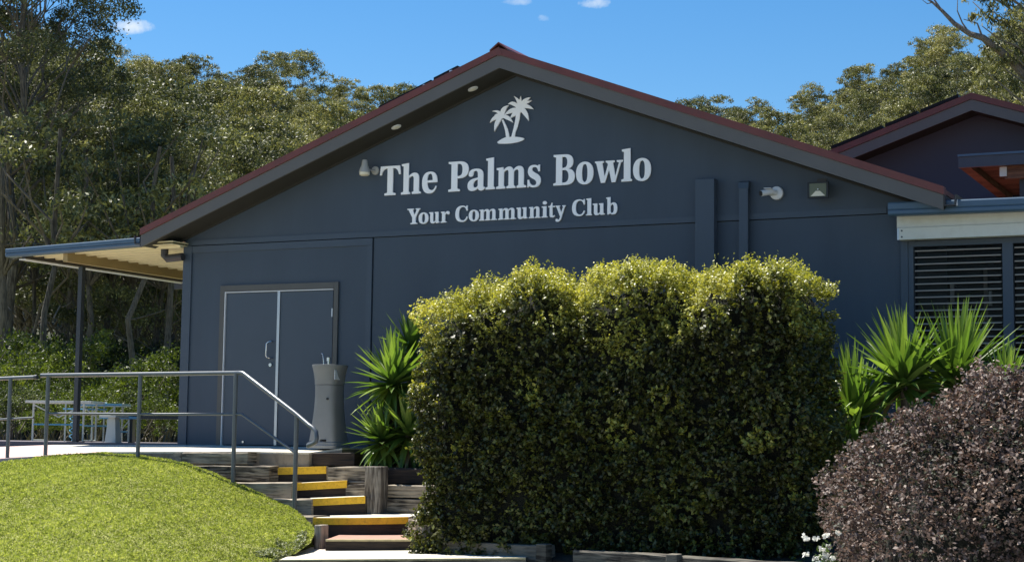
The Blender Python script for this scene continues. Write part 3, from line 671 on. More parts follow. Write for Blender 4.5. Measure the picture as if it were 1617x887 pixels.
# palm emblem: island, two trunks, fronds (points read off the emblem, in px of an 887 grid)
def pw(x, y):
    p = at(760+x/8.87, 140+y/8.87, 0); return p.x, p.z
o0 = pw(425, 760)
lg = empty('palm_emblem', (o0[0], -.012, o0[1])); tag(lg, 'white emblem of two palm trees on an island above the club name', 'sign')
def lplate(nm, pts, d):
    plate(nm, [[(pw(x, y)[0]-o0[0], pw(x, y)[1]-o0[1]) for x, y in pts]], M_LETTER, lg, 0, d)
def curve_leaf(a, c, b, w0, w1, n=7):
    """blade from a to b bending by c, widest near its middle"""
    L_, R_ = [], []
    for i in range(n+1):
        t = i/n; x = (1-t)**2*a[0]+2*t*(1-t)*c[0]+t*t*b[0]; y = (1-t)**2*a[1]+2*t*(1-t)*c[1]+t*t*b[1]
        dx = 2*(1-t)*(c[0]-a[0])+2*t*(b[0]-c[0]); dy = 2*(1-t)*(c[1]-a[1])+2*t*(b[1]-c[1]); l = math.hypot(dx, dy) or 1
        w = (w0*(1-t)+w1*math.sin(math.pi*min(1, t*.9+.12)))*(.15 if i == n else 1)
        L_.append((x-dy/l*w, y+dx/l*w)); R_.append((x+dy/l*w, y-dx/l*w))
    return L_+R_[::-1]
lplate('island', [(235, 760), (245, 745), (300, 710), (350, 687), (420, 680), (500, 680), (560, 688), (610, 700), (612, 715), (580, 735), (520, 755), (430, 772), (330, 777), (250, 775)], .014)
lplate('palm_trunk', [(430, 690), (465, 560), (492, 430), (500, 340), (560, 310), (548, 430), (520, 540), (490, 620), (480, 692)], .016)
lplate('palm_trunk', [(360, 690), (348, 600), (325, 520), (300, 450), (318, 438), (350, 500), (382, 570), (402, 650), (402, 690)], .016)
dd = .0165
for a, c, b, w0, w1 in [((545, 260), (550, 170), (467, 112), 12, 16), ((555, 250), (560, 170), (567, 108), 10, 10), ((570, 240), (620, 165), (705, 128), 14, 20), ((580, 240), (640, 200), (722, 173), 10, 12),
                        ((570, 250), (660, 240), (748, 298), 14, 20), ((560, 270), (640, 340), (678, 462), 14, 26), ((520, 260), (460, 190), (385, 225), 14, 20), ((530, 300), (490, 350), (412, 425), 14, 22),
                        ((520, 300), (430, 300), (335, 380), 14, 22), ((540, 240), (540, 340), (520, 370), 20, 28),
                        ((300, 390), (270, 310), (165, 325), 12, 14), ((300, 390), (240, 360), (195, 385), 10, 12), ((290, 400), (200, 390), (135, 485), 12, 20), ((290, 410), (215, 480), (200, 610), 12, 22),
                        ((310, 390), (300, 290), (400, 240), 14, 24), ((320, 395), (390, 400), (458, 485), 12, 22), ((300, 380), (290, 350), (230, 318), 10, 12), ((285, 380), (300, 400), (330, 420), 26, 22)]:
    dd += .0004; lplate('frond', curve_leaf(a, c, b, w0, w1), dd)

# ------------------------------------------------------------------ wall lamps and camera
t = empty('wall_spotlight', (1.455, -.01, 3.60)); tag(t, 'small silver bell shaped spotlight on the wall left of the lettering', 'lamp')
MB().tube([(0, -.0, 0), (0, -.022, 0)], .055, 16).build('base_plate', M_LAMPG, t, smooth=True)
MB().tube([(0, -.02, 0), (-.03, -.09, 0), (-.06, -.13, 0)], .012, 8).build('arm', M_ALU, t)
cc_ = [2*math.pi*k/18 for k in range(18)]
MB().loft([[Vector((-.080+math.cos(a)*r, -.15+math.sin(a)*r, z)) for a in cc_] for r, z in ((.030, .125), (.036, .115), (.044, .05), (.066, .0), (.074, -.04), (.072, -.042))]).build('shade', M_LAMPG, t, smooth=True)
MB().loft([[Vector((-.080+math.cos(a)*r, -.15+math.sin(a)*r, z)) for a in cc_] for r, z in ((.070, -.0425), (.068, -.07), (.045, -.085))]).build('bulb', M_LENSW, t, smooth=True)

t = empty('security_camera', (6.875, -.01, 3.02)); tag(t, 'white bullet security camera on a round base high on the wall', 'camera')
MB().loft([[Vector((math.cos(a)*rx, y, math.sin(a)*rx)) for a in [2*math.pi*k/22 for k in range(22)]] for rx, y in ((.076, 0), (.080, -.02), (.077, -.045), (.05, -.058), (.02, -.06))]).build('base_plate', M_WPLAS, t, smooth=True)
MB().tube([(0, -.05, 0), (-.03, -.085, -.004), (-.06, -.11, -.006)], [.034, .03, .032], 12).build('arm', M_WPLAS, t, smooth=True)
b = MB().tube([(-.02, -.10, .012), (-.055, -.135, .002), (-.13, -.215, -.022)], [.03, .036, .036], 16).build('housing', M_WPLAS, t, smooth=True)
MB().tube([(-.131, -.216, -.022), (-.137, -.2225, -.024)], .032, 16).build('lens', M_BLACK, b)
MB().box(-.10, -.02, -.215, -.10, .034, .040).build('sun_visor', M_WPLAS, t)

t = empty('floodlight', (7.405, -.02, 3.01)); tag(t, 'square black floodlight with a yellowish glass tilted down on the wall', 'lamp')
MB().box(-.055, .055, 0, .012, .075, .155).box(-.012, .012, -.06, .0, .09, .115).build('bracket', M_GUTD, t)
fl = MB(); c4 = lambda y, s, dz: [Vector((x*s, y, z*s*.85+dz)) for x, z in ((-.1, -.09), (.1, -.09), (.1, .09), (-.1, .09))]
fl.loft([c4(-.055, .72, .035), c4(-.14, 1.22, .0), c4(-.165, 1.22, .0)]).build('housing', M_BLACK, t)
MB().add(c4(-.167, .98, 0), [(0, 1, 2, 3)]).build('lens', M_LENS, t)
MB().add([Vector((-.085, -.169, -.070)), Vector((.085, -.169, -.070)), Vector((.025, -.169, -.012)), Vector((-.025, -.169, -.012))], [(0, 1, 2, 3)]).build('reflector', M_LENSW, t)
MB().tube([(0, -.168, .008), (0, -.173, .008)], .008, 8).build('bulb', M_WPLAS, t)

# ================================================================== CARPORT at the left
cp = empty('carport', (-4.1, -.44, 0)); tag(cp, 'open flat roofed carport with blue front gutter and cream ceiling left of the club', 'carport')
def rel(o, v): return Vector(v)-Vector(o.location)
def relbox(o, x0, x1, y0, y1, z0, z1):
    l = o.location; return MB().box(x0-l.x, x1-l.x, y0-l.y, y1-l.y, z0-l.z, z1-l.z)
pL = at(10, 393, -.45); pR = at(222, 375, -.45)
def gutter_profile(z, h, y):      # quad gutter section in (y,z), front at y
    return [(y+.12, z), (y+.02, z), (y, z+.018), (y, z+h*.36), (y+.010, z+h*.42), (y, z+h*.50), (y, z+h*.90), (y+.008, z+h), (y+.12, z+h)]
def run_gutter(name, a, b, h, y, mat, par):
    mb = MB(); loc = Vector(par.location)
    mb.loft([[Vector((a.x, yy, zz+a.z))-loc for yy, zz in gutter_profile(-h, h, y)], [Vector((b.x, yy, zz+b.z))-loc for yy, zz in gutter_profile(-h, h, y)]])
    return mb.build(name, mat, par)
run_gutter('gutter', pL, pR, .118, -.47, M_GUT, cp)
XC0, XC1 = pL.x+.02, XL-.01
def croof(x): return 2.68+(x-XC0)*(2.715-2.68)/(XC1-XC0)
nrib = 16
for k in range(nrib):                       # ribbed ceiling sheet, ribs run across from the wall to the outer edge
    y0 = -.34+k*.238
    a = MB()
    prof = [(y0, .0), (y0+.15, .0), (y0+.165, -.032), (y0+.215, -.032), (y0+.234, .0), (y0+.234, .008), (y0, .008)]
    a.loft([[rel(cp, (XC0, yy, croof(XC0)+zz)) for yy, zz in prof], [rel(cp, (XC1, yy, croof(XC1)+zz)) for yy, zz in prof]])
    a.build('ceiling_rib', M_CREAM, cp)
b = MB(); b.hexa([rel(cp, v) for v in ((XC0, -.35, croof(XC0)+.03), (XC1, -.35, croof(XC1)+.03), (XC1, 3.5, croof(XC1)+.03), (XC0, 3.5, croof(XC0)+.03))],
                 [rel(cp, v) for v in ((XC0, -.35, croof(XC0)+.045), (XC1, -.35, croof(XC1)+.045), (XC1, 3.5, croof(XC1)+.045), (XC0, 3.5, croof(XC0)+.045))]).build('roof_sheet', M_CREAM, cp)
XO = -4.12
relbox(cp, XO-.09, XO+.03, -.34, 3.5, 2.588, 2.603).build('edge_gutter', M_WPLAS, cp)
relbox(cp, XO-.05, XO+.02, -.335, 3.5, 2.605, 2.70).build('edge_beam', M_GUTD, cp)
relbox(cp, -3.42, -3.34, -.33, 3.5, 2.54, 2.68).build('beam', M_TAN, cp)
for (px, y) in ((122, .2), (None, 3.3)):
    X_ = -3.52
    relbox(cp, X_-.035, X_+.035, y-.035, y+.035, -.02, 2.52).build('post', M_POST, cp)
    relbox(cp, X_-.09, X_+.09, y-.09, y+.09, .012, .022).build('base_plate', M_POST, cp)
    relbox(cp, X_-.04, X_+.04, y-.04, y+.04, 2.42, 2.47).build('bolt_collar', M_POST, cp)
relbox(cp, XC0, XC1, 3.45, 3.52, 2.50, 2.62).build('rear_beam', M_GUTD, cp)

# tube-framed tables stacked under and behind the carport
def tube_table(name, loc, rz, w, d, h, label, cat, topmat, rail=True, legs=M_TWHITE):
    t = empty(name, loc, rz); tag(t, label, cat)
    MB().box(-w/2, w/2, -d/2, d/2, h-.035, h).build('table_top', topmat, t, .004)
    for sx in (-1, 1):
        f = MB(); x = sx*(w/2-.12)
        f.tube([(x, -d/2+.03, h-.04), (x, -d/2+.03, .02), (x, d/2-.03, .02), (x, d/2-.03, h-.04)], .015, 6); f.build('leg', legs, t)
    if rail: MB().tube([(-w/2+.12, -d/2+.03, h*.42), (w/2-.12, -d/2+.03, h*.42)], .013, 6).build('rail', M_TBLUE, t)
    MB().tube([(-w/2+.12, -d/2+.03, h-.06), (0, -d/2+.05, h-.24), (w/2-.12, -d/2+.03, h-.06)], .010, 6).build('brace', legs, t)
    return t
def floorpt(px, D): x, y = polar(px, D); return x, y
x, y = floorpt(108, 26.0); tube_table('folding_table', (x, y, .01), .35, 1.0, .6, .60, 'long pale table with white tube legs behind the carport post', 'table', M_TWHITE)
x, y = floorpt(168, 26.6); tube_table('folding_table', (x, y, .01), .45, .70, .6, .58, 'blue topped table with white tube legs right of the carport post', 'table', M_TBLUE)
x, y = floorpt(185, 25.2); 
t = empty('pedestal_table', (x, y, .01)); tag(t, 'small white pedestal table between the railing posts', 'table')
MB().box(-.15, .15, -.15, .15, .36, .39).build('table_top', M_TWHITE, t, .005)
MB().hexa([Vector(v) for v in ((-.10, -.07, 0), (.10, -.07, 0), (.10, .07, 0), (-.10, .07, 0))], [Vector(v) for v in ((-.06, -.05, .36), (.06, -.05, .36), (.06, .05, .36), (-.06, .05, .36))]).build('pedestal', M_TWHITE, t)
x, y = floorpt(196, 25.6); tube_table('metal_bench', (x, y, .01), .4, .55, .3, .38, 'low bench with blue rails next to the white pedestal table', 'bench', M_TBLUE)
x, y = floorpt(139, 26.9)
fr_ = empty('metal_rack', (x, y, .01), .4); tag(fr_, 'upright white tube rack with curly blue side seen past the carport post', 'rack')
for xx in (-.30, -.12, .12, .30): MB().tube([(xx, 0, 0), (xx, 0, .58)], .012, 6).build('upright', M_TWHITE, fr_)
for z in (.60, .50): MB().tube([(-.34, 0, z), (.34, 0, z)], .014, 6).build('rail', M_TWHITE if z > .55 else M_TBLUE, fr_)
MB().tube([(-.2+.03*math.sin(k*1.4), .03*math.cos(k*1.4), .02+k*.02) for k in range(24)], .009, 5).build('scroll', M_TBLUE, fr_)
x, y = floorpt(262, 25.5)
b_ = empty('dark_bench', (x, y, 0), .45); tag(b_, 'dark plank bench against the building corner beyond the railing', 'bench')
MB().box(-.55, .55, -.12, .12, .36, .41).build('seat', M_POST, b_)
for s in (-.45, .45): MB().box(s-.03, s+.03, -.1, .1, -.1, .36).build('leg', M_POST, b_)

# overhead wires far left
for k, (ya, yb) in enumerate(((374, 383), (379, 386), (384, 386))):
    a = Vector((*polar(-500, 40), zat(-500, ya-36, 40))); b = Vector((*polar(230, 62), zat(230, yb+9, 62)))
    pts = [a.lerp(b, i/16)-Vector((0, 0, .35*math.sin(math.pi*i/16))) for i in range(17)]
    o = MB().tube(pts, .016, 4).build('overhead_wire', M_ALU)
    tag(o, ['topmost thin overhead wire crossing the trees above the carport', 'middle thin overhead wire crossing the trees above the carport', 'lowest thin overhead wire crossing the trees above the carport'][k], 'wire')

# ================================================================== RIGHT WING (louvred verandah)
wg = empty('louvred_wing', (8.3, 0, 0)); tag(wg, 'low wing with louvred windows, white beam and blue gutter at the right', 'building')
a = at(1402, 320, -.40); b = a.copy(); b.x = 13.5; b.z = 2.755; a.z = 2.795
run_gutter('gutter', a, b, .148, -.40, M_GUT, wg)
relbox(wg, 8.31, 13.5, -.275, 3.2, 2.668, 2.74).build('roof_sheet', M_GUTD, wg)
relbox(wg, 8.30, 13.5, -.16, -.06, 2.535, 2.665).build('beam', M_WHITE, wg)
relbox(wg, 8.33, 13.5, -.185, -.055, 2.40, 2.530).build('beam', M_WHITE, wg)
relbox(wg, 8.305, 8.328, -.175, -.06, 2.40, 2.53).build('bracket', M_ALU, wg)
for z in (2.43, 2.50): MB().tube([rel(wg, (8.36, -.186, z)), rel(wg, (8.36, -.191, z))], .010, 8).build('bolt', M_POST, wg)
relbox(wg, 8.392, 13.5, -.02, .06, 2.335, 2.398).build('head_frame', M_TRIM, wg)
wins = [(8.452, 9.418), (9.538, 10.50), (10.62, 11.6)]
for i, (x0, x1) in enumerate(wins):
    if i == 0: relbox(wg, 8.392, 8.448, -.02, .06, .2, 2.334).build('mullion', M_TRIM, wg)
    relbox(wg, x1+.004, x1+.116, -.025, .06, .2, 2.334).build('mullion', M_TRIM, wg)
    w = relbox(wg, x0, x1, .075, .085, .5, 2.33); w = w.build('window', M_GLASS, wg)
    z = 2.29; k = 0
    while z > .62:
        bl = MB(); tilt = .16
        c = Vector((0, .02, z)); hw = .036
        dy, dz = hw*math.cos(tilt), hw*math.sin(tilt)
        l = Vector(wg.location)
        v = [Vector((xx, c.y+s*dy+n*.006*math.sin(tilt), c.z+s*dz-n*.006)) for xx in (x0+.012, x1-.012) for s, n in ((-1, -1), (1, -1), (1, 1), (-1, 1))]
        bl.add([p-l for p in v], [(0, 1, 2, 3), (7, 6, 5, 4), (1, 0, 4, 5), (2, 1, 5, 6), (3, 2, 6, 7), (0, 3, 7, 4)]); bl.build('louvre_blade', M_LOUV, w)
        z -= .0745; k += 1
    relbox(wg, x0, x1, -.02, .06, .5, .6).build('sill', M_TRIM, wg)
relbox(wg, 8.46, 13.5, -.01, .05, -1.2, .495).build('wall', M_WALL, wg)
relbox(wg, 8.46, 13.5, 1.8, 1.9, -1.2, 2.55).build('interior_wall', M_INT, wg)  # darkness of the unlit room put into near-black wall and floor
relbox(wg, 8.46, 13.5, .09, 1.8, .3, .35).build('floor', M_INT, wg)
relbox(wg, 9.0, 9.04, 1.2, 1.24, .35, 2.2).build('interior_post', M_LOUV, wg)
# small interior fittings glimpsed through the louvres
relbox(wg, 8.75, 8.79, .5, .54, 1.75, 1.95).build('interior_fitting', M_WPLAS, wg)
relbox(wg, 9.18, 9.21, .5, .54, 1.7, 1.86).build('interior_fitting', M_ALU, wg)

# ================================================================== SECOND BUILDING behind
b2 = empty('rear_gabled_building', (8.0, 6.5, 0)); tag(b2, 'second gabled building with dull purple wall rising behind the louvred wing', 'building')
Y2 = 6.5
ap = at(1534, 157, Y2); le = at(1310, 248, Y2); sl2 = (ap.z-le.z)/(ap.x-le.x)
def r2z(x): return ap.z-sl2*abs(x-ap.x)
xl2 = ap.x-5.0; xr2 = ap.x+5.0
MB().prism([(xl2-8.0+.4, -1.0), (xr2-8.0-.4, -1.0), (xr2-8.0-.4, r2z(xr2-.4)-.1), (ap.x-8.0, ap.z-.12), (xl2-8.0+.4, r2z(xl2+.4)-.1)], .5, 8).build('wall', M_BW, b2)
for (xa_, xb_) in ((xl2, ap.x), (ap.x, xr2)):
    def sb(dz0, dz1, y0, y1): return [Vector((x-8.0, y, r2z(x)+dz)) for dz in (dz0, dz1) for (x, y) in ((xa_, y0), (xb_, y0), (xb_, y1), (xa_, y1))]
    s = sb(-.165, 0, 0, .03); MB().hexa(s[:4], s[4:]).build('fascia', M_FASCIA, b2)
    s = sb(.004, .10, -.02, .10); MB().hexa(s[:4], s[4:]).build('barge_capping', M_RED, b2)
    s = sb(.02, .08, .11, 8.2); MB().hexa(s[:4], s[4:]).build('roof_sheet', M_RED, b2)
    s = sb(-.15, -.12, .031, .49); MB().hexa(s[:4], s[4:]).build('soffit', M_SOFFIT, b2)
for k, (pa, pb) in enumerate(((1308, 1392), (1394, 1448), (1450, 1514))):
    xa_, xb_ = at(pa, 200, Y2).x, at(pb, 200, Y2).x
    t = empty('solar_panel', (xa_, Y2+.15, r2z(xa_)+.155)); o0_ = Vector(t.location)
    tag(t, ['lowest black solar panel on the left slope of the rear gabled building', 'middle black solar panel on the left slope of the rear gabled building', 'topmost black solar panel on the left slope of the rear gabled building'][k], 'solar panel', 'solar panels on the rear roof')
    b4 = [Vector((x, y, r2z(x)+.155))-o0_ for (x, y) in ((xa_, Y2+.15), (xb_-.03, Y2+.15), (xb_-.03, Y2+1.8), (xa_, Y2+1.8))]
    MB().hexa(b4, [v+Vector((0, 0, .05)) for v in b4]).build('panel', M_PANEL, t)
    MB().box(.1, .15, .05, .1, -.08+SL*.1, .03).build('bracket', M_ALU, t)
# awning projecting from it
aw = empty('timber_awning', (8.0, 3.5, 3.7)); tag(aw, 'flat awning with orange timber slat underside in front of the rear building', 'awning')
aL = at(1513, 248, 3.5); aLb = at(1513, 265, 3.5)
hA = aL.z-aLb.z
relbox(aw, aL.x, 14, 3.5, 3.56, aLb.z, aL.z).build('fascia', M_AWNF, aw)
relbox(aw, aL.x-.004, 14, 3.48, 3.562, aL.z+.001, aL.z+.03).build('flashing', M_GUT, aw)
relbox(aw, aL.x+.0, aL.x+.14, 3.562, 6.95, aLb.z+.01, aLb.z+.16).build('side_rafter', M_BROWNB, aw)
k = 0; y = 3.60
while y < 6.9:
    relbox(aw, aL.x+.16, 14, y, y+.055, aLb.z+.09, aLb.z+.115).build('slat', M_ORANGE, aw)
    y += .085; k += 1
relbox(aw, aL.x+.02, 14, 3.57, 6.95, aLb.z+.17, aL.z-.01).build('roof_sheet', M_DARKW, aw)
rb = at(1590, 268, 3.62)
relbox(aw, rb.x-.03, rb.x+1.6, 3.62, 3.72, aLb.z-.16, aLb.z+.085).build('beam', M_BROWNB, aw)
MB().hexa([rel(aw, v) for v in ((rb.x-.09, 3.60, aLb.z-.13), (rb.x+.0, 3.60, aLb.z-.13), (rb.x+.0, 3.619, aLb.z-.13), (rb.x-.09, 3.619, aLb.z-.13))],
          [rel(aw, v) for v in ((rb.x-.09, 3.60, aLb.z-.005), (rb.x+.0, 3.60, aLb.z-.005), (rb.x+.0, 3.619, aLb.z-.005), (rb.x-.09, 3.619, aLb.z-.005))]).build('beam_end', M_WHITE, aw)
relbox(aw, rb.x+.14, rb.x+.30, 3.73, 3.9, 2.6, aLb.z+.0).build('post', M_POST, aw)

# ================================================================== STEPS, SLEEPERS, RAIL
st = empty('garden_steps', tuple(at(560, 800, -2.4))); tag(st, 'flight of timber steps with yellow painted edges climbing to the terrace', 'steps')
stl = Vector(st.location)
STEPS = [((427, 738), -1.70, (515, 736), -1.42, 'y'), ((459, 763), -1.95, (548, 758), -1.62, 'y'), ((492, 787), -2.20, (577, 783), -1.85, 'y'),
         ((494, 817), -2.80, (644, 815.5), -2.45, 'y'), ((514, 851), -3.65, (670, 851), -3.25, 'r'), ((440, 883), -5.0, (830, 880), -4.05, 'c')]
pts3 = []
for (a, ya, b, yb, kind) in STEPS: pts3.append((at(*a, ya), at(*b, yb)))
for i, (pa, pb) in enumerate(pts3):
    kind = STEPS[i][4]
    dirx = (pb-pa); dirx.z = 0; dirx.normalize(); back = Vector((-dirx.y, dirx.x, 0))
    if back.y < 0: back = -back
    dep = [.75, .75, .75, 1.35, 1.75, 2.0][i]
    noseh = [.086, .086, .082, .075, .02, .018][i]
    s = empty('tmp'); bpy.data.objects.remove(s)
    tm = {'y': M_CONC, 'r': M_REDTREAD, 'c': M_CONC}[kind]
    up = Vector((0, 0, 1))
    # tread slab set back behind the nosing board
    q = [pa+back*.045, pb+back*.045, pb+back*dep, pa+back*dep]
    if i == 3:   # landing bows outward: five-point front
        mids = [pa.lerp(pb, t)+back*(.045-.10*math.sin(math.pi*t)) for t in (0, .2, .4, .6, .8, 1)]
        ring = mids+[pb+back*dep, pa+back*dep]
        n_ = len(ring)
        step = MB().add([v-stl-up*.18 for v in ring]+[v-stl-up*.003 for v in ring], [tuple(range(n_))[::-1], tuple(range(n_, 2*n_))]+[(k, (k+1) % n_, n_+(k+1) % n_, n_+k) for k in range(n_)]).build('step', tm, st)
        nm = MB(); rm = MB()
        fr2 = [pa.lerp(pb, t)-back*.10*math.sin(math.pi*t) for t in (0, .2, .4, .6, .8, 1)]
        for k in range(5):
            a_, b_ = fr2[k]-stl, fr2[k+1]-stl
            nm.hexa([a_-up*noseh, b_-up*noseh, b_+back*.045-up*noseh, a_+back*.045-up*noseh], [a_, b_, b_+back*.045, a_+back*.045])
            rm.hexa([a_+back*.012-up*.30, b_+back*.012-up*.30, b_+back*.045-up*.30, a_+back*.045-up*.30], [a_+back*.012-up*(noseh+.002), b_+back*.012-up*(noseh+.002), b_+back*.045-up*(noseh+.002), a_+back*.045-up*(noseh+.002)])
        nm.build('nosing', M_YEL, step); rm.build('riser', M_DARKW, step); continue
    step = MB().hexa([v-stl-up*.16 for v in q], [v-stl-up*.003 for v in q]).build('step', tm, st)
    a_, b_ = pa-stl, pb-stl
    nmat = {'y': M_YEL, 'r': M_CREAMPAINT, 'c': M_CREAMPAINT}[kind]
    MB().hexa([a_-up*noseh, b_-up*noseh, b_+back*.044-up*noseh, a_+back*.044-up*noseh], [a_, b_, b_+back*.044, a_+back*.044]).build('nosing', nmat, step, .004)
    rh = .24 if i < 3 else .30
    MB().hexa([a_+back*.012-up*rh, b_+back*.012-up*rh, b_+back*.05-up*rh, a_+back*.05-up*rh], [a_+back*.012-up*(noseh+.002), b_+back*.012-up*(noseh+.002), b_+back*.05-up*(noseh+.002), a_+back*.05-up*(noseh+.002)]).build('riser', M_DARKW if kind != 'c' else M_SLEEP, step)  # shade under the nosing is put into the dark riser colour

# sleepers each side; every sleeper is a part
def sleeper(par, a, b, h, dep, mat=M_SLEEP, name='sleeper', bevel=.012, seed=0, backv=None):
    """a,b: top front corners; h height, dep depth; a slightly warped timber"""
    a = Vector(a); b = Vector(b); d = (b-a); L_ = d.length; n = max(2, int(L_/.25)); rnd = random.Random(seed*7+int(a.x*100))
    bk = Vector((-d.y, d.x, 0)).normalized() if backv is None else Vector(backv)
    if bk.y < 0 and backv is None: bk = -bk
    rings = []
    for i in range(n+1):
        t = i/n; p = a+d*t
        j = lambda s=.006: rnd.uniform(-s, s)
        c = .012
        sec = [(0+c, 0), (0, -c), (0, -h+c), (c, -h), (dep-c, -h), (dep, -h+c), (dep, -c), (dep-c, 0)]
        rings.append([p+bk*(u+j())+Vector((0, 0, w+j())) for u, w in sec])
    l = Vector(par.location)
    return MB().loft([[v-l for v in r] for r in rings]).build(name, mat, par)
rw = empty('left_retaining_wall', tuple(at(380, 760, -2.0))); tag(rw, 'weathered grey timber sleepers stacked below the terrace left of the steps', 'retaining wall')
def A(px, py, y): return at(px, py, y)
sleeper(rw, A(150, 713.5, -1.83), A(286, 713.8, -1.82), .15, .18, seed=1)
sleeper(rw, A(288, 713.8, -1.83), A(391, 714, -1.81), .148, .20, seed=2)
sleeper(rw, A(232, 733.6, -1.90), A(425, 735.5, -1.86), .186, .22, seed=3)
sleeper(rw, A(290, 761, -2.02), A(461, 761.5, -2.02), .19, .22, seed=4)
sleeper(rw, A(380, 787, -2.18), A(492, 787.5, -2.22), .20, .24, seed=5)
sleeper(rw, A(440, 813, -2.45), A(495, 814, -2.62), .20, .25, seed=6)
po = A(506, 828, -3.35); relbox(rw, po.x-.035, po.x+.05, po.y-.07, po.y+.09, po.z-.42, po.z).build('end_post', M_SLEEPV, rw, .012)
l_ = Vector(rw.location)

rr_ = empty('right_retaining_wall', tuple(at(610, 770, -1.6))); tag(rr_, 'grey timber sleepers and upright post holding the garden right of the steps', 'retaining wall')
sleeper(rr_, A(517, 737, -1.44), A(580, 736, -1.52), .20, .20, seed=11)
sleeper(rr_, A(546, 765, -1.62), A(580, 763.5, -1.58), .185, .20, seed=12)
sleeper(rr_, A(604, 738, -1.42), A(720, 741, -1.42), .185, .20, M_DARKW, seed=13)  # shadow on this top row is put into its dark colour
sleeper(rr_, A(604, 764.5, -1.56), A(720, 767, -1.56), .145, .22, seed=14)
sleeper(rr_, A(604, 786, -1.58), A(720, 789, -1.58), .16, .22, seed=15)
po = A(593, 736, -1.70); relbox(rr_, po.x-.115, po.x+.10, po.y-.05, po.y+.13, po.z-.62, po.z+.0).build('post', M_SLEEPV, rr_, .012)
sleeper(rr_, A(494, 714.6, -1.25), A(560, 714, -1.24), .16, .2, M_DARKW, seed=16)
# side sleepers right of the landing and front wall under the hedge
fw = empty('front_retaining_wall', tuple(at(760, 870, -3.8))); tag(fw, 'low timber wall under the big hedge at the bottom of the picture', 'retaining wall')
sleeper(fw, A(644, 819, -2.50), A(672, 822, -3.3), .22, .16, seed=21)
sleeper(fw, A(648, 845, -2.7), A(676, 853, -3.5), .20, .16, seed=22)
po = A(680, 829, -3.55); relbox(fw, po.x-.075, po.x+.06, po.y-.06, po.y+.06, po.z-.36, po.z).build('post', M_SLEEPV, fw, .012)
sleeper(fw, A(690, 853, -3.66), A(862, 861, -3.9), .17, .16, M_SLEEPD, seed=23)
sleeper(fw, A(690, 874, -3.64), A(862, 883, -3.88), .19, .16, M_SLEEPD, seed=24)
po = A(858, 858, -3.98); relbox(fw, po.x-.06, po.x+.05, po.y-.05, po.y+.10, po.z-.45, po.z).build('post', M_SLEEPD, fw, .012)
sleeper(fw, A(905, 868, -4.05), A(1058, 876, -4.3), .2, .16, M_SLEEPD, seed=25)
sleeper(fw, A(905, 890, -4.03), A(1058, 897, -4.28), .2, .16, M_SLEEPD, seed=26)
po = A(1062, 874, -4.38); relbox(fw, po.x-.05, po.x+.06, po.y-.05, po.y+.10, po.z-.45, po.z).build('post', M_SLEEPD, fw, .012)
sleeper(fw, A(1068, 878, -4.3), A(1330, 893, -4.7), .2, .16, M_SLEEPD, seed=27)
mb = MB(); mb.hexa([Vector((3.9, -3.62, -1.6)), Vector((9.5, -4.9, -1.6)), Vector((9.5, -1.8, -1.6)), Vector((3.3, -1.8, -1.6))],
                   [Vector((4.35, -3.55, -1.0)), Vector((9.5, -4.7, -1.12)), Vector((9.5, -1.8, -.5)), Vector((3.45, -1.8, -.72))])
tag(mb.build('hedge_bed', M_SOIL), kind='structure')
# left garden edging beyond the path
ge = empty('garden_edging', (-7.4, 0, -.1)); tag(ge, 'dark reddish timber edging along the far side of the path at the left', 'edging')
for k, (x0, x1) in enumerate(((-9.6, -7.9), (-7.88, -6.2), (-6.18, -4.6))):
    relbox(ge, x0, x1, .05+.01*k, .2+.01*k, -.30, -.02).build('sleeper', M_DARKW, ge)
fg = empty('far_edging', (-8, 3.5, 0)); bpy.data.objects.remove(fg)

# handrail
hr = empty('handrail', tuple(at(370, 763, -1.92))); tag(hr, 'grey tubular handrail with mid rail running down beside the steps', 'handrail')
hl = Vector(hr.location)
YR = -2.04
T0, T1, T2 = at(65, 592.5, YR), at(222, 590.5, YR), at(372, 588.5, YR)
T3 = at(384, 589, -2.08); P4 = at(466, 652, -2.30)
T5 = at(488, 671, -2.40); T6 = at(499, 681, -2.44); T7 = at(500, 692, -2.45); T8 = at(494, 700, -2.44); T9 = at(486, 703, -2.43)
rad = .0265
MB().tube([v-hl for v in (T0, T1, T2, T2.lerp(T3, .5)+Vector((0, 0, .004)), T3, P4, T5, at(494, 675, -2.42), T6, T7, at(499, 697, -2.45), T8, T9)], rad, 14).build('top_rail', M_RAIL, hr, smooth=True)
m0, m1, m2, m3 = at(78, 652.5, YR), at(218, 653.5, YR), at(382, 653.5, YR-.02), at(466, 714, -2.30)
MB().tube([v-hl for v in (m0, m1, m2, m3)], .0165, 10).build('mid_rail', M_RAIL, hr, smooth=True)
for (tx, ty, bx, by, y) in ((77, 592, 71, 722, YR), (222, 590.5, 217, 726, YR), (372, 589, 368, 775, -2.06), (468, 654, 465, 815, -2.30)):
    tp_ = at(tx, ty, y); bt = at(bx, by, y); bt.x = (bt.x+tp_.x)/2; tp_.x = bt.x
    MB().tube([bt-hl, tp_-hl], .026, 12).build('post', M_RAIL, hr, smooth=True)
hr2 = empty('handrail', tuple(at(12, 722, -2.15))); tag(hr2, 'short darker handrail section ending just left of the long grey one', 'handrail')
hl = Vector(hr2.location)
MB().tube([at(-250, 603, -2.3)-hl, at(0, 597.5, -2.15)-hl, at(57, 595, -2.10)-hl], .024, 12).build('top_rail', M_RAIL, hr2, smooth=True)
MB().tube([at(55, 595.2, -2.101)-hl, at(59, 595, -2.10)-hl], .030, 12).build('end_cap', M_POST, hr2, smooth=True)
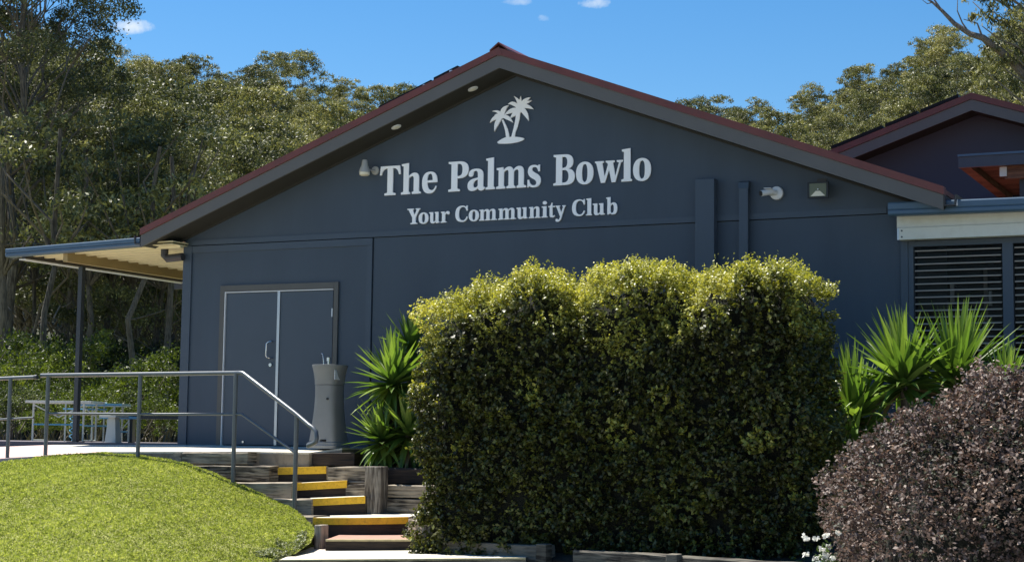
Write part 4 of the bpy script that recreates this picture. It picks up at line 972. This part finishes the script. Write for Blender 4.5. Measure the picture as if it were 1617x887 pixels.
MB().tube([at(-250, 668, -2.3)-hl, at(0, 662, -2.15)-hl, at(53, 659, -2.10)-hl], .014, 10).build('mid_rail', M_RAIL, hr2, smooth=True)
for px in (14, -150):
    tp_ = at(px+3, 597.5, -2.15); bt = at(px-3, 727+max(0, -px)*.15, -2.15); tp_.x = bt.x = (tp_.x+bt.x)/2
    MB().tube([bt-hl, tp_-hl], .025, 12).build('post', M_RAIL, hr2, smooth=True)

# drinking fountain
df = empty('drinking_fountain', (1.205, -.62, -.015)); tag(df, 'waisted grey stone drinking fountain with a chrome spout beside the double doors', 'drinking fountain')
def rsq(w, d, z, k, n=32, ox=0):
    out = []
    for i in range(n):
        a = 2*math.pi*i/n; c, s = math.cos(a), math.sin(a)
        e = k
        out.append(Vector((ox+w/2*math.copysign(abs(c)**(2/e), c), d/2*math.copysign(abs(s)**(2/e), s), z)))
    return out
MB().loft([rsq(.455, .44, 0, 6), rsq(.455, .44, .035, 6), rsq(.435, .42, .045, 6), rsq(.425, .41, .075, 6), rsq(.40, .38, .085, 6), rsq(.375, .36, .20, 5.5), rsq(.345, .33, .35, 5), rsq(.318, .31, .52, 4.5), rsq(.308, .31, .66, 4), rsq(.318, .32, .795, 3.6)]).build('pedestal', M_FOUNT, df, smooth=True)
MB().loft([rsq(.330, .33, .80, 3.4), rsq(.342, .345, .86, 3), rsq(.372, .38, .94, 2.7), rsq(.412, .42, 1.01, 2.4), rsq(.434, .44, 1.035, 2.3), rsq(.434, .44, 1.05, 2.3), rsq(.405, .41, 1.052, 2.3), rsq(.35, .35, 1.03, 2.3)]).build('bowl', M_FOUNT, df, smooth=True)
MB().tube([(-.01, -.02, 1.03), (-.01, -.02, 1.10)], .017, 10).tube([(-.01, -.02, 1.10), (-.01, -.02, 1.145)], .028, 10).build('tap', M_STEEL, df, smooth=True)
MB().tube([(-.075, -.03, 1.03), (-.08, -.03, 1.10), (-.09, -.03, 1.17), (-.105, -.03, 1.20), (-.118, -.03, 1.19)], .007, 8).build('spout', M_STEEL, df, smooth=True)
MB().box(.165, .172, -.16, -.04, .86, .98).build('label_plate', M_WPLAS, df)
for z in (.62, .10): MB().tube([(.07, -.30 if z < .3 else -.17, z), (.07, -.18 if z < .3 else -.14, z)], .014, 8).build('drain_hole', M_BLACK, df)
o = df

# ================================================================== PLANTS NEAR
# big clipped hedge
hg = empty('hedge', (6.3, -3.2, -.95)); tag(hg, 'tall dense hedge with dark lower leaves and bright yellow green new growth on top', 'hedge')
rs = np.random.default_rng(11)
HX0, HX1, HY0, HY1, HZ0 = 4.16, 8.30, -3.74, -2.5, -1.14
def htop(x):
    x = np.asarray(x, float); z = np.full(x.shape, 1.18)
    for c, zc, r_ in DOMES: z = np.maximum(z, zc-.19+.05*max(0.0, (5.2-c))-.24*((x-c)/r_)**2)
    return z
DOMES = [(4.28, 1.60, .30), (4.50, 1.70, .22), (4.80, 1.87, .24), (5.05, 1.78, .18), (5.37, 1.97, .27), (5.64, 1.87, .20), (6.12, 1.93, .24), (6.47, 2.0, .26), (6.83, 1.95, .2), (7.28, 1.93, .17), (7.63, 2.0, .20), (7.95, 1.97, .18), (8.2, 1.80, .2), (8.38, 1.58, .15)]
def lump(P, s, seed):
    x, y, z = P[:, 0]*s+seed, P[:, 1]*s+seed*1.7, P[:, 2]*s
    return (np.sin(x*1.9+1.3*np.sin(z*1.3+seed))*np.cos(z*2.1+1.1*np.sin(x*1.7))+np.sin(x*4.3+z*3.1+seed)*.5+np.sin(z*5.1-x*3.7+y*2)*.35)/1.6
def hedge_points(n, depth=.14):
    k = rs.random(n); P = np.empty((n, 3)); Nn = np.zeros((n, 3))
    front = k < .52; top = (k >= .52) & (k < .78); lft = (k >= .78) & (k < .88); rgt = (k >= .88)
    x = HX0+(HX1-HX0)*rs.random(n); y = HY0+(HY1-HY0)*rs.random(n); z = HZ0+(1.9-HZ0)*rs.random(n)
    zt = htop(x)
    z = np.where(top, zt, HZ0+(zt-HZ0)*rs.random(n)); y = np.where(front, HY0, y); x = np.where(lft, HX0, np.where(rgt, HX1, x))
    z = np.where(lft, HZ0+(1.45-HZ0)*rs.random(n), z); z = np.where(rgt, HZ0+(1.4-HZ0)*rs.random(n), z)
    Nn[front] = (0, -1, 0); Nn[top] = (0, 0, 1); Nn[lft] = (-1, 0, 0); Nn[rgt] = (1, 0, 0)
    P = np.stack([x, y, z], 1)
    # round the corners
    cx = np.clip(P[:, 0], HX0+.30, HX1-.38); cy = np.clip(P[:, 1], HY0+.26, HY1-.2); cz = np.minimum(P[:, 2], htop(P[:, 0])-.22)
    C0 = np.stack([cx, cy, cz], 1); d = P-C0; L = np.linalg.norm(d, axis=1, keepdims=True)
    nn = np.where(L > 1e-4, d/np.maximum(L, 1e-4), Nn)
    lim = np.where(np.abs(nn[:, :1]) > .6, .34, .25); rr = np.minimum(L, lim)
    P = C0+nn*rr
    return P, nn
def hedge_leaves(n):
    P, nn = hedge_points(n)
    l = lump(P, 1.5, 2.0); l2 = lump(P, 4.5, 5.0)
    inset = -.14*rs.random(n)**1.6
    P = P+nn*(l*.10+l2*.085+inset)[:, None]
    return P, nn, l, l2, inset
# sprigs: tufts of leaves at shoot tips all over the surface
ns = 14500; S, SN, l, l2, ins = hedge_leaves(ns)
per = 9; N_ = ns*per
base = np.repeat(S, per, 0); bn = np.repeat(SN, per, 0)
sd = bn+rnd_unit(rs, N_).reshape(-1, 3)*.0+np.repeat(rnd_unit(rs, ns)*.55, per, 0)+np.array([0, 0, .35]); sd /= np.linalg.norm(sd, axis=1, keepdims=True)
tt = rs.random(N_)
P = base+sd*(tt*.085)[:, None]+rnd_unit(rs, N_)*.020
T = sd*.7+rnd_unit(rs, N_)*.9; Nn = bn*.45+rnd_unit(rs, N_)*.9+np.array([-.2, 0, .75])
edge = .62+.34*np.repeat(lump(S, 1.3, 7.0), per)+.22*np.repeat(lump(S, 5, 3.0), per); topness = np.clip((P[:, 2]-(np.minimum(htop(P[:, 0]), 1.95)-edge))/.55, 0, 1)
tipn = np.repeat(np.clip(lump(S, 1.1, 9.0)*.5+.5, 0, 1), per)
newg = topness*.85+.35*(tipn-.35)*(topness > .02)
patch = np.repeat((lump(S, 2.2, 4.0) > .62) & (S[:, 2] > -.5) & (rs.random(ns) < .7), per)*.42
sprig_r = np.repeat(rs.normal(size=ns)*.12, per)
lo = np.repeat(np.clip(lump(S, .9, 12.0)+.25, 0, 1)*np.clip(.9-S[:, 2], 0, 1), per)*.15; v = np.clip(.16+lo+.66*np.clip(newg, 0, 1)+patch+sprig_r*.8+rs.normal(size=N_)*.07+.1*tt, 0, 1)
siz = .047*rs.uniform(.55, 1.3, N_)*(1-.38*topness)
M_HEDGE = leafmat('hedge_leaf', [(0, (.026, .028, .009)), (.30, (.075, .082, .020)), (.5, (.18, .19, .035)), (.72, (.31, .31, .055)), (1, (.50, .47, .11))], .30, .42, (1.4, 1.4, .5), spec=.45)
off = np.array([6.3, -3.2, -.95])
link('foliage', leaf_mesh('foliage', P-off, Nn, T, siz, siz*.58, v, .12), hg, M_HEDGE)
# upright shoots standing above the top
n2 = 1500; xs_ = HX0+.1+(HX1-HX0-.2)*rs.random(n2); ys_ = HY0+.1+(HY1-HY0-.2)*rs.random(n2)
hh = .03+.17*rs.random(n2)**2; per2 = 12
bx = np.repeat(np.stack([xs_, ys_, htop(xs_)-.06], 1), per2, 0); t2 = rs.random(n2*per2)
P2 = bx+np.stack([rs.normal(size=n2*per2)*.012, rs.normal(size=n2*per2)*.012, t2*np.repeat(hh+.06, per2)], 1)
T_ = rnd_unit(rs, n2*per2); T_[:, 2] += .5
link('shoots', leaf_mesh('shoots', P2-off, rnd_unit(rs, n2*per2), T_, .030, .018, np.clip(.78+rs.normal(size=n2*per2)*.1, 0, 1), .1), hg, M_HEDGE)
# near-black core added inside the hedge to block light
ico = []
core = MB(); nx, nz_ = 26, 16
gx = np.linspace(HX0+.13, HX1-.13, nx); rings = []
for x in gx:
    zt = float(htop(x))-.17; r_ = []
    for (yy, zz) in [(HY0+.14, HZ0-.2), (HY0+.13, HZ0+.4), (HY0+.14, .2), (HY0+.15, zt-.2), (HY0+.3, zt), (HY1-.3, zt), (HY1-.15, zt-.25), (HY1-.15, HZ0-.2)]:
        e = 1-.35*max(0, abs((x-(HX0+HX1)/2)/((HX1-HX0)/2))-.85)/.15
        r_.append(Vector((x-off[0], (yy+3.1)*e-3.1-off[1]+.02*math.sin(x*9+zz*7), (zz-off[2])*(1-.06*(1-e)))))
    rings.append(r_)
core.loft(rings).build('light_block_core', M_CORE, hg)

# purple-leaved shrub at the right front
rs = np.random.default_rng(21)
pc = polar(1520, 10.9); PB = np.array([pc[0]+.53, pc[1]+.10, -1.57])
pb = empty('purple_shrub', tuple(PB)); tag(pb, 'rounded shrub of small purplish bronze leaves at the front right corner', 'shrub')
def pr(th):   # profile radius multiplier
    return 1
n = 15500
d = rnd_unit(rs, n); d[:, 2] = np.abs(d[:, 2])*1.0-.35*(rs.random(n) < .35)
d /= np.linalg.norm(d, axis=1, keepdims=True)
RX, RZ = 1.24, 1.06
def sup(d):
    e = 2.2; return (np.abs(d[:, 0]/RX)**e+np.abs(d[:, 1]/RX)**e+np.abs(d[:, 2]/RZ)**e)**(-1/e)
rr = sup(d); S = d*rr[:, None]; S[:, 2] += .98
lm = lump(S+10, 2.6, 1.0); lm2 = lump(S+10, 7, 3.0)
lm3 = lump(S+10, 1.2, 6.0); S = S+d*(lm3*.10+lm*.09+lm2*.08-.13*rs.random(n)**1.8)[:, None]
per = 7; N_ = n*per
sd = np.repeat(d*.8+rnd_unit(rs, n)*.6+np.array([0, 0, .1]), per, 0); sd /= np.linalg.norm(sd, axis=1, keepdims=True)
tt = rs.random(N_); P = np.repeat(S, per, 0)+sd*(tt*.13)[:, None]+rnd_unit(rs, N_)*.010
T = sd*.6+rnd_unit(rs, N_)*.8; Nn = rnd_unit(rs, N_)+np.array([0, 0, .9])
v = np.clip(.42+np.repeat(rs.normal(size=n)*.16, per)+.12*np.repeat(lm, per)+rs.normal(size=N_)*.10, 0, 1)
siz = .029*rs.uniform(.6, 1.3, N_)
M_PURP = leafmat('purple_leaf', [(0, (.014, .020, .009)), (.12, (.040, .052, .024)), (.30, (.060, .042, .038)), (.62, (.185, .138, .115)), (1, (.44, .34, .27))], .18, .58, (1.2, .95, .8), spec=.3)
link('foliage', leaf_mesh('foliage', P, Nn, T, siz, siz*.60, v, .12), pb, M_PURP)
mb = MB(); mb.loft([[Vector((math.cos(a)*r, math.sin(a)*r, z)) for a in [2*math.pi*k/20 for k in range(20)]] for r, z in ((.7, .0), (.95, .4), (1.02, .98), (.95, 1.45), (.74, 1.72), (.3, 1.84))]).build('light_block_core', M_CORE, pb, smooth=True)  # the shrub gets the same added light-blocking core
mb = MB()
for k in range(9): a = k*.7; mb.tube([(math.cos(a)*.08, math.sin(a)*.08, -.1), (math.cos(a)*.3, math.sin(a)*.3, .6)], [.02, .01], 5)
mb.build('stem', M_BARKD, pb)

# white-flowering plant at its left foot
rs = np.random.default_rng(4)
wf = empty('flowering_plant', tuple(Vector((*polar(1304, 10.45), -1.43)))); tag(wf, 'low plant with white flowers squeezed between the hedge and the purple shrub', 'plant')
M_GLEAF = leafmat('garden_leaf', [(0, (.02, .035, .01)), (.6, (.06, .10, .025)), (1, (.14, .20, .05))], .25, .4)
n = 2600; P = rnd_unit(rs, n)*(.15*rs.random(n)**.5)[:, None]; P[:, 2] = np.abs(P[:, 2])*6.2+.05
link('leaves', leaf_mesh('leaves', P, rnd_unit(rs, n), rnd_unit(rs, n), .04, .02, rs.random(n)), wf, M_GLEAF)
M_PETAL = leafmat('white_petal', [(0, (.62, .62, .56)), (1, (.85, .85, .82))], .3, .6, (1, 1, .95))
for k in range(30):
    c = rnd_unit(rs, 1)[0]*.11; c = np.array([c[0], c[1]-.05, .55+.47*rs.random()])
    m_ = 12; a = rs.random(m_)*2*math.pi; dv = np.stack([np.cos(a), np.sin(a), rs.uniform(-.5, .9, m_)], 1)
    link('flower', leaf_mesh('flower', c+dv*.014, rnd_unit(rs, m_), dv, .028, .022, rs.random(m_)), wf, M_PETAL)

# yuccas: every sword leaf is a part
M_DRY = leafmat('dry_leaf', [(0, (.16, .11, .05)), (1, (.34, .26, .14))], .2, .7, (1, .9, .6))
M_YUC = leafmat('yucca_leaf', [(0, (.045, .080, .016)), (.5, (.115, .19, .036)), (1, (.24, .32, .07))], .30, .38, (1.35, 1.5, .6), spec=.5)
def sword(seed, L, W, bend):
    rnd = random.Random(seed); n = 7; P = []; quads = []
    pts = []
    for i in range(n+1):
        t = i/n; x = L*t*(1-.12*bend*t*t); z = -bend*L*.5*t**2.3
        w = W*(.55+.45*math.sin(math.pi*min(1, t*1.1+.1)))*(1-t**4) if t < 1 else 0.001
        pts.append((x, z, w))
    Q = []
    for i in range(n):
        x0, z0, w0 = pts[i]; x1, z1, w1 = pts[i+1]
        Q.append([(x0, 0, z0-.25*w0), (x1, 0, z1-.25*w1), (x1, w1/2, z1), (x0, w0/2, z0)])
        Q.append([(x0, -w0/2, z0), (x1, -w1/2, z1), (x1, 0, z1-.25*w1), (x0, 0, z0-.25*w0)])
    v = np.repeat([rnd.uniform(.1, .9)], len(Q)) + np.linspace(-.08, .12, len(Q))
    me = quad_mesh('leaf', np.array(Q), v); me.materials.append(M_YUC); return me
SW = [sword(k, 1.0, .105+.018*(k % 3), [.05, .15, .3, .55, .9, 1.2][k % 6]) for k in range(18)]
def yucca(name, px, py, Y, L, label, nl=85, tr=.4, seed=0, tilt=(0, 0), drop=.25):
    c = at(px, py, Y); t = empty(name, tuple(c)); tag(t, label, 'plant')
    rnd = random.Random(seed)
    MB().tube([(0, 0, -tr-.3), (.02, 0, -tr*.5), (0, 0, .0)], [.06, .055, .045], 8).build('trunk', M_BARKD, t)
    for k in range(nl):
        u = (k+.5)/nl; el = R(88-(88+drop*180)*u**1.1)+rnd.gauss(0, .08); az = k*2.399+rnd.gauss(0, .15)
        b = 0 if u < .35 else (1 if u < .5 else (2 if u < .68 else (3 if u < .85 else 4)))
        me = SW[(b+6*rnd.randrange(3)) % 18]
        o = bpy.data.objects.new('leaf', me); COL.objects.link(o); o.parent = t
        s = L*rnd.uniform(.78, 1.1)*(1-.15*abs(u-.35))
        if u > .88 and rnd.random() < .5: o.material_slots[0].link = 'OBJECT'; o.material_slots[0].material = M_DRY
        o.scale = (s, s*.86/max(L, .1)*.9, s)
        o.rotation_euler = (0, 0, 0)
        q = Matrix.Rotation(az, 4, 'Z') @ Matrix.Rotation(-el, 4, 'Y')
        q = Matrix.Rotation(tilt[0], 4, 'Y') @ Matrix.Rotation(tilt[1], 4, 'X') @ q
        o.rotation_euler = q.to_euler(); o.location = (0, 0, -.10*u)
    return t
yucca('yucca_plant', 1508, 598, -1.6, .86, 'tallest right yucca, spiky leaves fanned in front of the louvred windows', 130, .9, 1, (.12, 0), .10)
yucca('yucca_plant', 1428, 598, -1.9, .78, 'yucca head just left of the tallest one before the window corner', 120, .9, 2, (-.10, 0), .12)
yucca('yucca_plant', 1350, 652, -2.1, .76, 'lower yucca between the big hedge and the other right hand yuccas', 120, .7, 3, (-.15, 0), .15)
yucca('yucca_plant', 1585, 615, -1.7, .55, 'small yucca low at the far right behind the purple shrub', 80, .6, 4, (.15, 0), .1)
yucca('yucca_plant', 1345, 700, -2.3, .55, 'shaded yucca deep between the hedge and the purple shrub', 60, .5, 8, (-.2, 0), .3)
yucca('yucca_plant', 621, 600, -.95, .66, 'large yucca head right of the drinking fountain', 150, .8, 5, (-.12, 0), .5)
yucca('yucca_plant', 604, 690, -1.10, .52, 'low yucca head at the foot of the drinking fountain', 110, .4, 6, (-.15, 0), .38)
yucca('yucca_plant', 648, 545, -.60, .50, 'small upper yucca head against the wall beside the hedge', 60, .9, 7, (0, 0), .1)
yucca('yucca_plant', 645, 680, -1.0, .60, 'drooping shaded yucca half hidden behind the left end of the hedge', 110, .6, 9, (0, 0), .6)

# ================================================================== TREES
M_GUM = leafmat('gum_leaf', [(0, (.05, .056, .020)), (.35, (.10, .107, .040)), (.65, (.29, .275, .10)), (1, (.48, .42, .19))], .26, .5, (1.15, 1.2, .8), objvar=.34)
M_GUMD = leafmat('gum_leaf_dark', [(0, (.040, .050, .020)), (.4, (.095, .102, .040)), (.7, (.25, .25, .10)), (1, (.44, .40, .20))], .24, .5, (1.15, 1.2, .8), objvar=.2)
M_SHR = leafmat('shrub_leaf', [(0, (.02, .032, .007)), (.4, (.055, .075, .013)), (.7, (.11, .14, .025)), (1, (.20, .22, .05))], .35, .5, (1.4, 1.5, .5), objvar=.25)
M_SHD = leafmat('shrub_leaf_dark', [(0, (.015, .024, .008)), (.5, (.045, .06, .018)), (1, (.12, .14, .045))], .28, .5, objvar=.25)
far = [gum(100+k, 14.0, 3.6+.3*(k % 3), 3.6+.5*(k % 2), 40, 260, .19, .13, asp=.45) for k in range(6)]
rnd = random.Random(77); cnt = 0
LAB = {'L': 'distant gum tree in the forest on the hillside left of the club roof', 'LS': 'gum tree on the left skyline of the forested hill',
       'R': 'sunlit gum tree on the hillside above the right roof slope', 'RS': 'gum tree on the right skyline above the roofs'}
def hilltree(px, D, s=1.0):
    x, y = polar(px, D); z = ground_z(px, D); sky_ = D > 218; key = ('L' if px < 850 else 'R')+('S' if sky_ else '')
    ms = far[rnd.randrange(6)]
    place_tree(ms, 'gum_tree', (x, y, z-.3), s*(rnd.uniform(.82, 1.12) if not sky_ else rnd.uniform(.7, 1.3)), rnd.uniform(0, 6.28), LAB[key], (M_BARK, M_BARK, M_GUM),
               {'L': 'gum trees covering the left hillside', 'LS': 'gum trees on the left skyline', 'R': 'gum trees on the right hillside', 'RS': 'gum trees on the right skyline'}[key])
D = 72
while D < 246:
    step_px = 4.3/D*F_PX*(1.0 if D < 208 else 1.55)
    p = -70+rnd.uniform(0, step_px)
    while p < 690:
        if not (p > 330+D*.9 and D < 110): hilltree(p+rnd.uniform(-.25, .25)*step_px, D+rnd.uniform(-5, 5))
        p += step_px
    if D > 150:
        p = 1060+rnd.uniform(0, step_px)
        while p < 1700:
            hilltree(p+rnd.uniform(-.25, .25)*step_px, D+rnd.uniform(-5, 5)); p += step_px
    D += 12.5 if D < 200 else 9

# darker taller trees standing on the flat at the left
mid = [gum(200+k, 15.0, 4.4, 3.4, 52, 420, .145, .17, asp=.42) for k in range(3)]
tall = [gum(300+k, 26.0, 5.2, 6.5, 80, 430, .15, .27, lean=.02, asp=.36) for k in range(2)]
def flat(px, D, ms, s, lab, sz=None, mats=None, rz=None, name='gum_tree', z=-.2, group=None):
    x, y = polar(px, D)
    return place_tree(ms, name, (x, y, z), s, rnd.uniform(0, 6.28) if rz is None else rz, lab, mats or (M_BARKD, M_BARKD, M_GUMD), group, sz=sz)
flat(240, 62, mid[0], .87, 'broad dark gum tree whose round crown fills the middle of the left forest', rz=.4)
flat(168, 60, mid[1], .80, 'dark gum tree just left of the broad round crowned one')
flat(330, 66, mid[2], .80, 'lower dark gum tree near the left slope of the club roof')
flat(95, 58, mid[2], .88, 'dense dark gum tree behind the carport, right of the tall pale trunk')
flat(20, 64, mid[0], 1.0, 'dense dark gum tree at the left edge behind the tall one', rz=2.5)
flat(290, 50, mid[1], .62, 'small dark tree between the carport and the left roof slope')
flat(205, 52, mid[2], .66, 'small dark tree rising behind the carport gutter')
flat(16, 50, tall[0], .66, 'tall gum tree with pale trunk at the left edge reaching above the picture', mats=(M_BARK, M_BARKD, M_GUMD), rz=1.0, sz=.76)
flat(-45, 54, tall[1], .80, 'very tall gum tree partly cut off by the left edge of the picture', mats=(M_BARK, M_BARKD, M_GUMD), rz=3.3)
flat(50, 66, tall[1], .60, 'tall thin crowned gum tree reaching the sky right of the pale trunk', mats=(M_BARK, M_BARKD, M_GUMD), rz=.3)
# slim bare trunks in the shade behind the carport
SLIM = ['slender bare trunk nearest the left edge under the carport gutter', 'slender bare trunk second from the left edge in the shade', 'slender trunk midway between the left edge and the carport post', 'slender trunk close on the left of the dark carport post',
        'slender trunk close on the right of the dark carport post', 'slender trunk a little further right of the carport post', 'slender trunk in the middle of the gap between carport post and wall', 'thin trunk just right of the middle of that shaded gap',
        'slender trunk behind the bright shrubs, third from the building corner', 'slender trunk last but one before the navy building corner', 'thin pale trunk just right of the two leftmost ones', 'thin trunk behind the post in the deepest shade under the carport']
for k, (px, D, h, r_) in enumerate([(12, 47, 8, .13), (30, 51, 8, .10), (75, 44, 8, .10), (105, 55, 9, .12), (150, 48, 8, .11), (178, 52, 8, .13), (200, 46, 8, .10), (222, 56, 9, .12), (245, 50, 8, .10), (270, 47, 8, .11), (58, 56, 9, .09), (135, 58, 9, .10)]):
    x, y = polar(px, D); rs = np.random.default_rng(900+k)
    t = empty('gum_tree', (x, y, -.15)); tag(t, SLIM[k], 'tree', 'slender trunks behind the carport')
    m1_, m2_ = MB(), MB(); tp = limb(m1_, (0, 0, -.2), (rs.normal()*.5, rs.normal()*.5, h), r_, r_*.5, rs, 7, .015, 7)
    cl = []
    for j in range(9):
        a = 2.4*j; c = np.array([math.cos(a)*rs.uniform(.6, 2), math.sin(a)*rs.uniform(.6, 2), h*rs.uniform(.62, 1.1)]); cl.append((c, rs.uniform(.6, 1.1)))
        limb(m2_, tp[4], tuple(c), .05, .015, rs, 3, .08, 5)
    for j in range(3):
        a = rs.uniform(0, 6.28); q = tp[2+j]; limb(m2_, q, (q[0]+math.cos(a)*1.3, q[1]+math.sin(a)*1.3, q[2]+rs.uniform(.3, 1.3)), .03, .008, rs, 4, .12, 4)
    C, Nn, T, L, V = crown(rs, cl, 260, .15)
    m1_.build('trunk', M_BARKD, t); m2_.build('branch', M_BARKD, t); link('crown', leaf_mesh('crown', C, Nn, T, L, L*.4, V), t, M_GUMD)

# shrubs: domes of leaves with stems
def shrub_mesh(seed, R_, H, per, leaf, k=14):
    rs = np.random.default_rng(seed); cl = []; st_ = MB()
    for j in range(k):
        a = 2.4*j+rs.normal()*.3; q = rs.random()**.5; c = np.array([math.cos(a)*R_*.75*q, math.sin(a)*R_*.75*q, H*(.25+.62*rs.random()*(1-.35*q))]); cl.append((c, R_*rs.uniform(.28, .42)))
        limb(st_, (c[0]*.15, c[1]*.15, -.1), tuple(c), .025, .008, rs, 3, .1, 4)
    C, Nn, T, L, V = crown(rs, cl, per, leaf, flat=.9, droop=.0)
    C[:, 2] = np.maximum(C[:, 2], .03)
    return st_.mesh('stem'), leaf_mesh('foliage', C, Nn, T, L, L*.45, V)
SH = [shrub_mesh(400+k, 1.5, 2.2, 1700, .066) for k in range(4)]
def shrub(px, D, k, s, lab, mat, sz=None, z=-.15, group=None, name='shrub', pool=None):
    x, y = polar(px, D); ms = (pool or SH)[k]; t = empty(name, (x, y, z), rnd.uniform(0, 6.28)); t.scale = (s, s, sz or s); tag(t, lab, 'shrub', group)
    link('stem', ms[0], t, M_BARKD); ob = bpy.data.objects.new('foliage', ms[1].copy() if False else ms[1]); COL.objects.link(ob); ob.parent = t
    if not ms[1].materials: ms[1].materials.append(mat)
    ob.material_slots[0].link = 'OBJECT'; ob.material_slots[0].material = mat
    return t
shrub(262, 33, 0, .92, 'bright yellow green shrub against the building corner behind the carport', M_SHR, 1.05)
shrub(205, 35, 1, .85, 'yellow green shrub left of the brightest one behind the tables', M_SHR, .86)
shrub(235, 31, 2, .62, 'low green shrub in front of the bright ones near the building corner', M_SHR, .62)
shrub(150, 34, 3, .72, 'olive shrub directly behind the tables and the carport post', M_SHR, .72)
shrub(20, 30, 0, .62, 'glossy pale leaved bush behind the short handrail at the left edge', M_SHD, .62)
shrub(82, 31, 1, .50, 'feathery yellow green bush between the two handrail sections', M_SHR, .62)
shrub(40, 40, 2, 1.15, 'large mid green shrub in the left background under the trees', M_SHR, 1.3)
shrub(110, 42, 3, 1.1, 'tall pale green shrub rising behind the carport post', M_SHR, 1.55)
shrub(-20, 38, 1, 1.0, 'mid green shrub cut off by the left edge of the picture', M_SHR, 1.2)
shrub(175, 44, 0, 1.2, 'mid green shrub in the shade beyond the tables', M_SHD, 1.1)
for k in range(26):
    px = -60+k*15+rnd.uniform(-6, 6); D = rnd.choice((50, 56, 62, 68)); 
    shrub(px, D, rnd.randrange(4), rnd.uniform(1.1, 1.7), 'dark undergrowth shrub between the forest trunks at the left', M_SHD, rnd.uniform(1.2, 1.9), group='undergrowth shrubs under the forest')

# big gum tree at the right edge with its dead limb
rs = np.random.default_rng(61); Db = 46
bx_, by_ = polar(1700, Db); bt = empty('gum_tree', (bx_, by_, -.2)); tag(bt, 'large gum tree leaning in from the right edge with a bare dead limb', 'tree')
def wp(px, py, dd=0): x, y = polar(px, Db+dd); return Vector((x, y, zat(px, py, Db+dd)))-Vector(bt.location)
m1_, m2_ = MB(), MB()
m1_.tube([wp(1700, 700), wp(1690, 400), wp(1665, 210), wp(1655, 100), wp(1660, -60)], [.34, .28, .22, .16, .10], 10)
m1_.build('trunk', M_BARK, bt)
m2_.tube([wp(1668, 220), wp(1640, 155), wp(1612, 120, -.3), wp(1585, 95, -.6), wp(1560, 75, -.9), wp(1540, 68, -1), wp(1515, 50, -1.1), wp(1495, 28, -1.2), wp(1480, 14, -1.2), wp(1468, 6, -1.3)], [.16, .14, .125, .105, .09, .075, .06, .045, .03, .018], 7)
m2_.tube([wp(1495, 28, -1.2), wp(1483, 10, -1.2), wp(1482, -8, -1.2)], [.03, .022, .015], 5)
m2_.tube([wp(1540, 68, -1), wp(1528, 50, -1), wp(1520, 30, -1.3), wp(1521, 8, -1.3)], [.03, .02, .015, .008], 5)
m2_.tube([wp(1560, 75, -.9), wp(1552, 52, -.9), wp(1530, 44, -.9)], [.035, .02, .01], 5)
m2_.tube([wp(1480, 14, -1.2), wp(1472, 16, -1.2), wp(1462, 8, -1.2)], [.02, .012, .006], 5)
m2_.build('dead_limb', M_DEAD, bt)
m3_ = MB(); cl = []
for (px, py, r_) in [(1600, 40, .62), (1575, 22, .5), (1545, 8, .42), (1615, 8, .7), (1590, 65, .5), (1560, 48, .38), (1610, 90, .6), (1640, 60, .8), (1580, 100, .5), (1605, 130, .6), (1565, 120, .42), (1640, 120, .8), (1590, 155, .5), (1555, 145, .38), (1620, 165, .6), (1570, -20, .6), (1530, -25, .5), (1610, -40, .8), (1660, 0, .9), (1650, 180, .7), (1690, 60, 1.0), (1700, 140, .9)]:
    c = wp(px, py, rs.uniform(-1.2, 1.2)); cl.append((np.array(c), r_)); q = wp(1664, min(py+90, 260)); limb(m3_, tuple(q), tuple(c-Vector((0, 0, r_*.4))), .05, .012, rs, 4, .06, 5)
m3_.build('branch', M_BARK, bt)
C, Nn, T, L, V = crown(rs, cl, 900, .125, flat=1.0, droop=.9)
link('crown', leaf_mesh('crown', C, Nn, T, L*1.1, L*.30, V), bt, M_GUM)
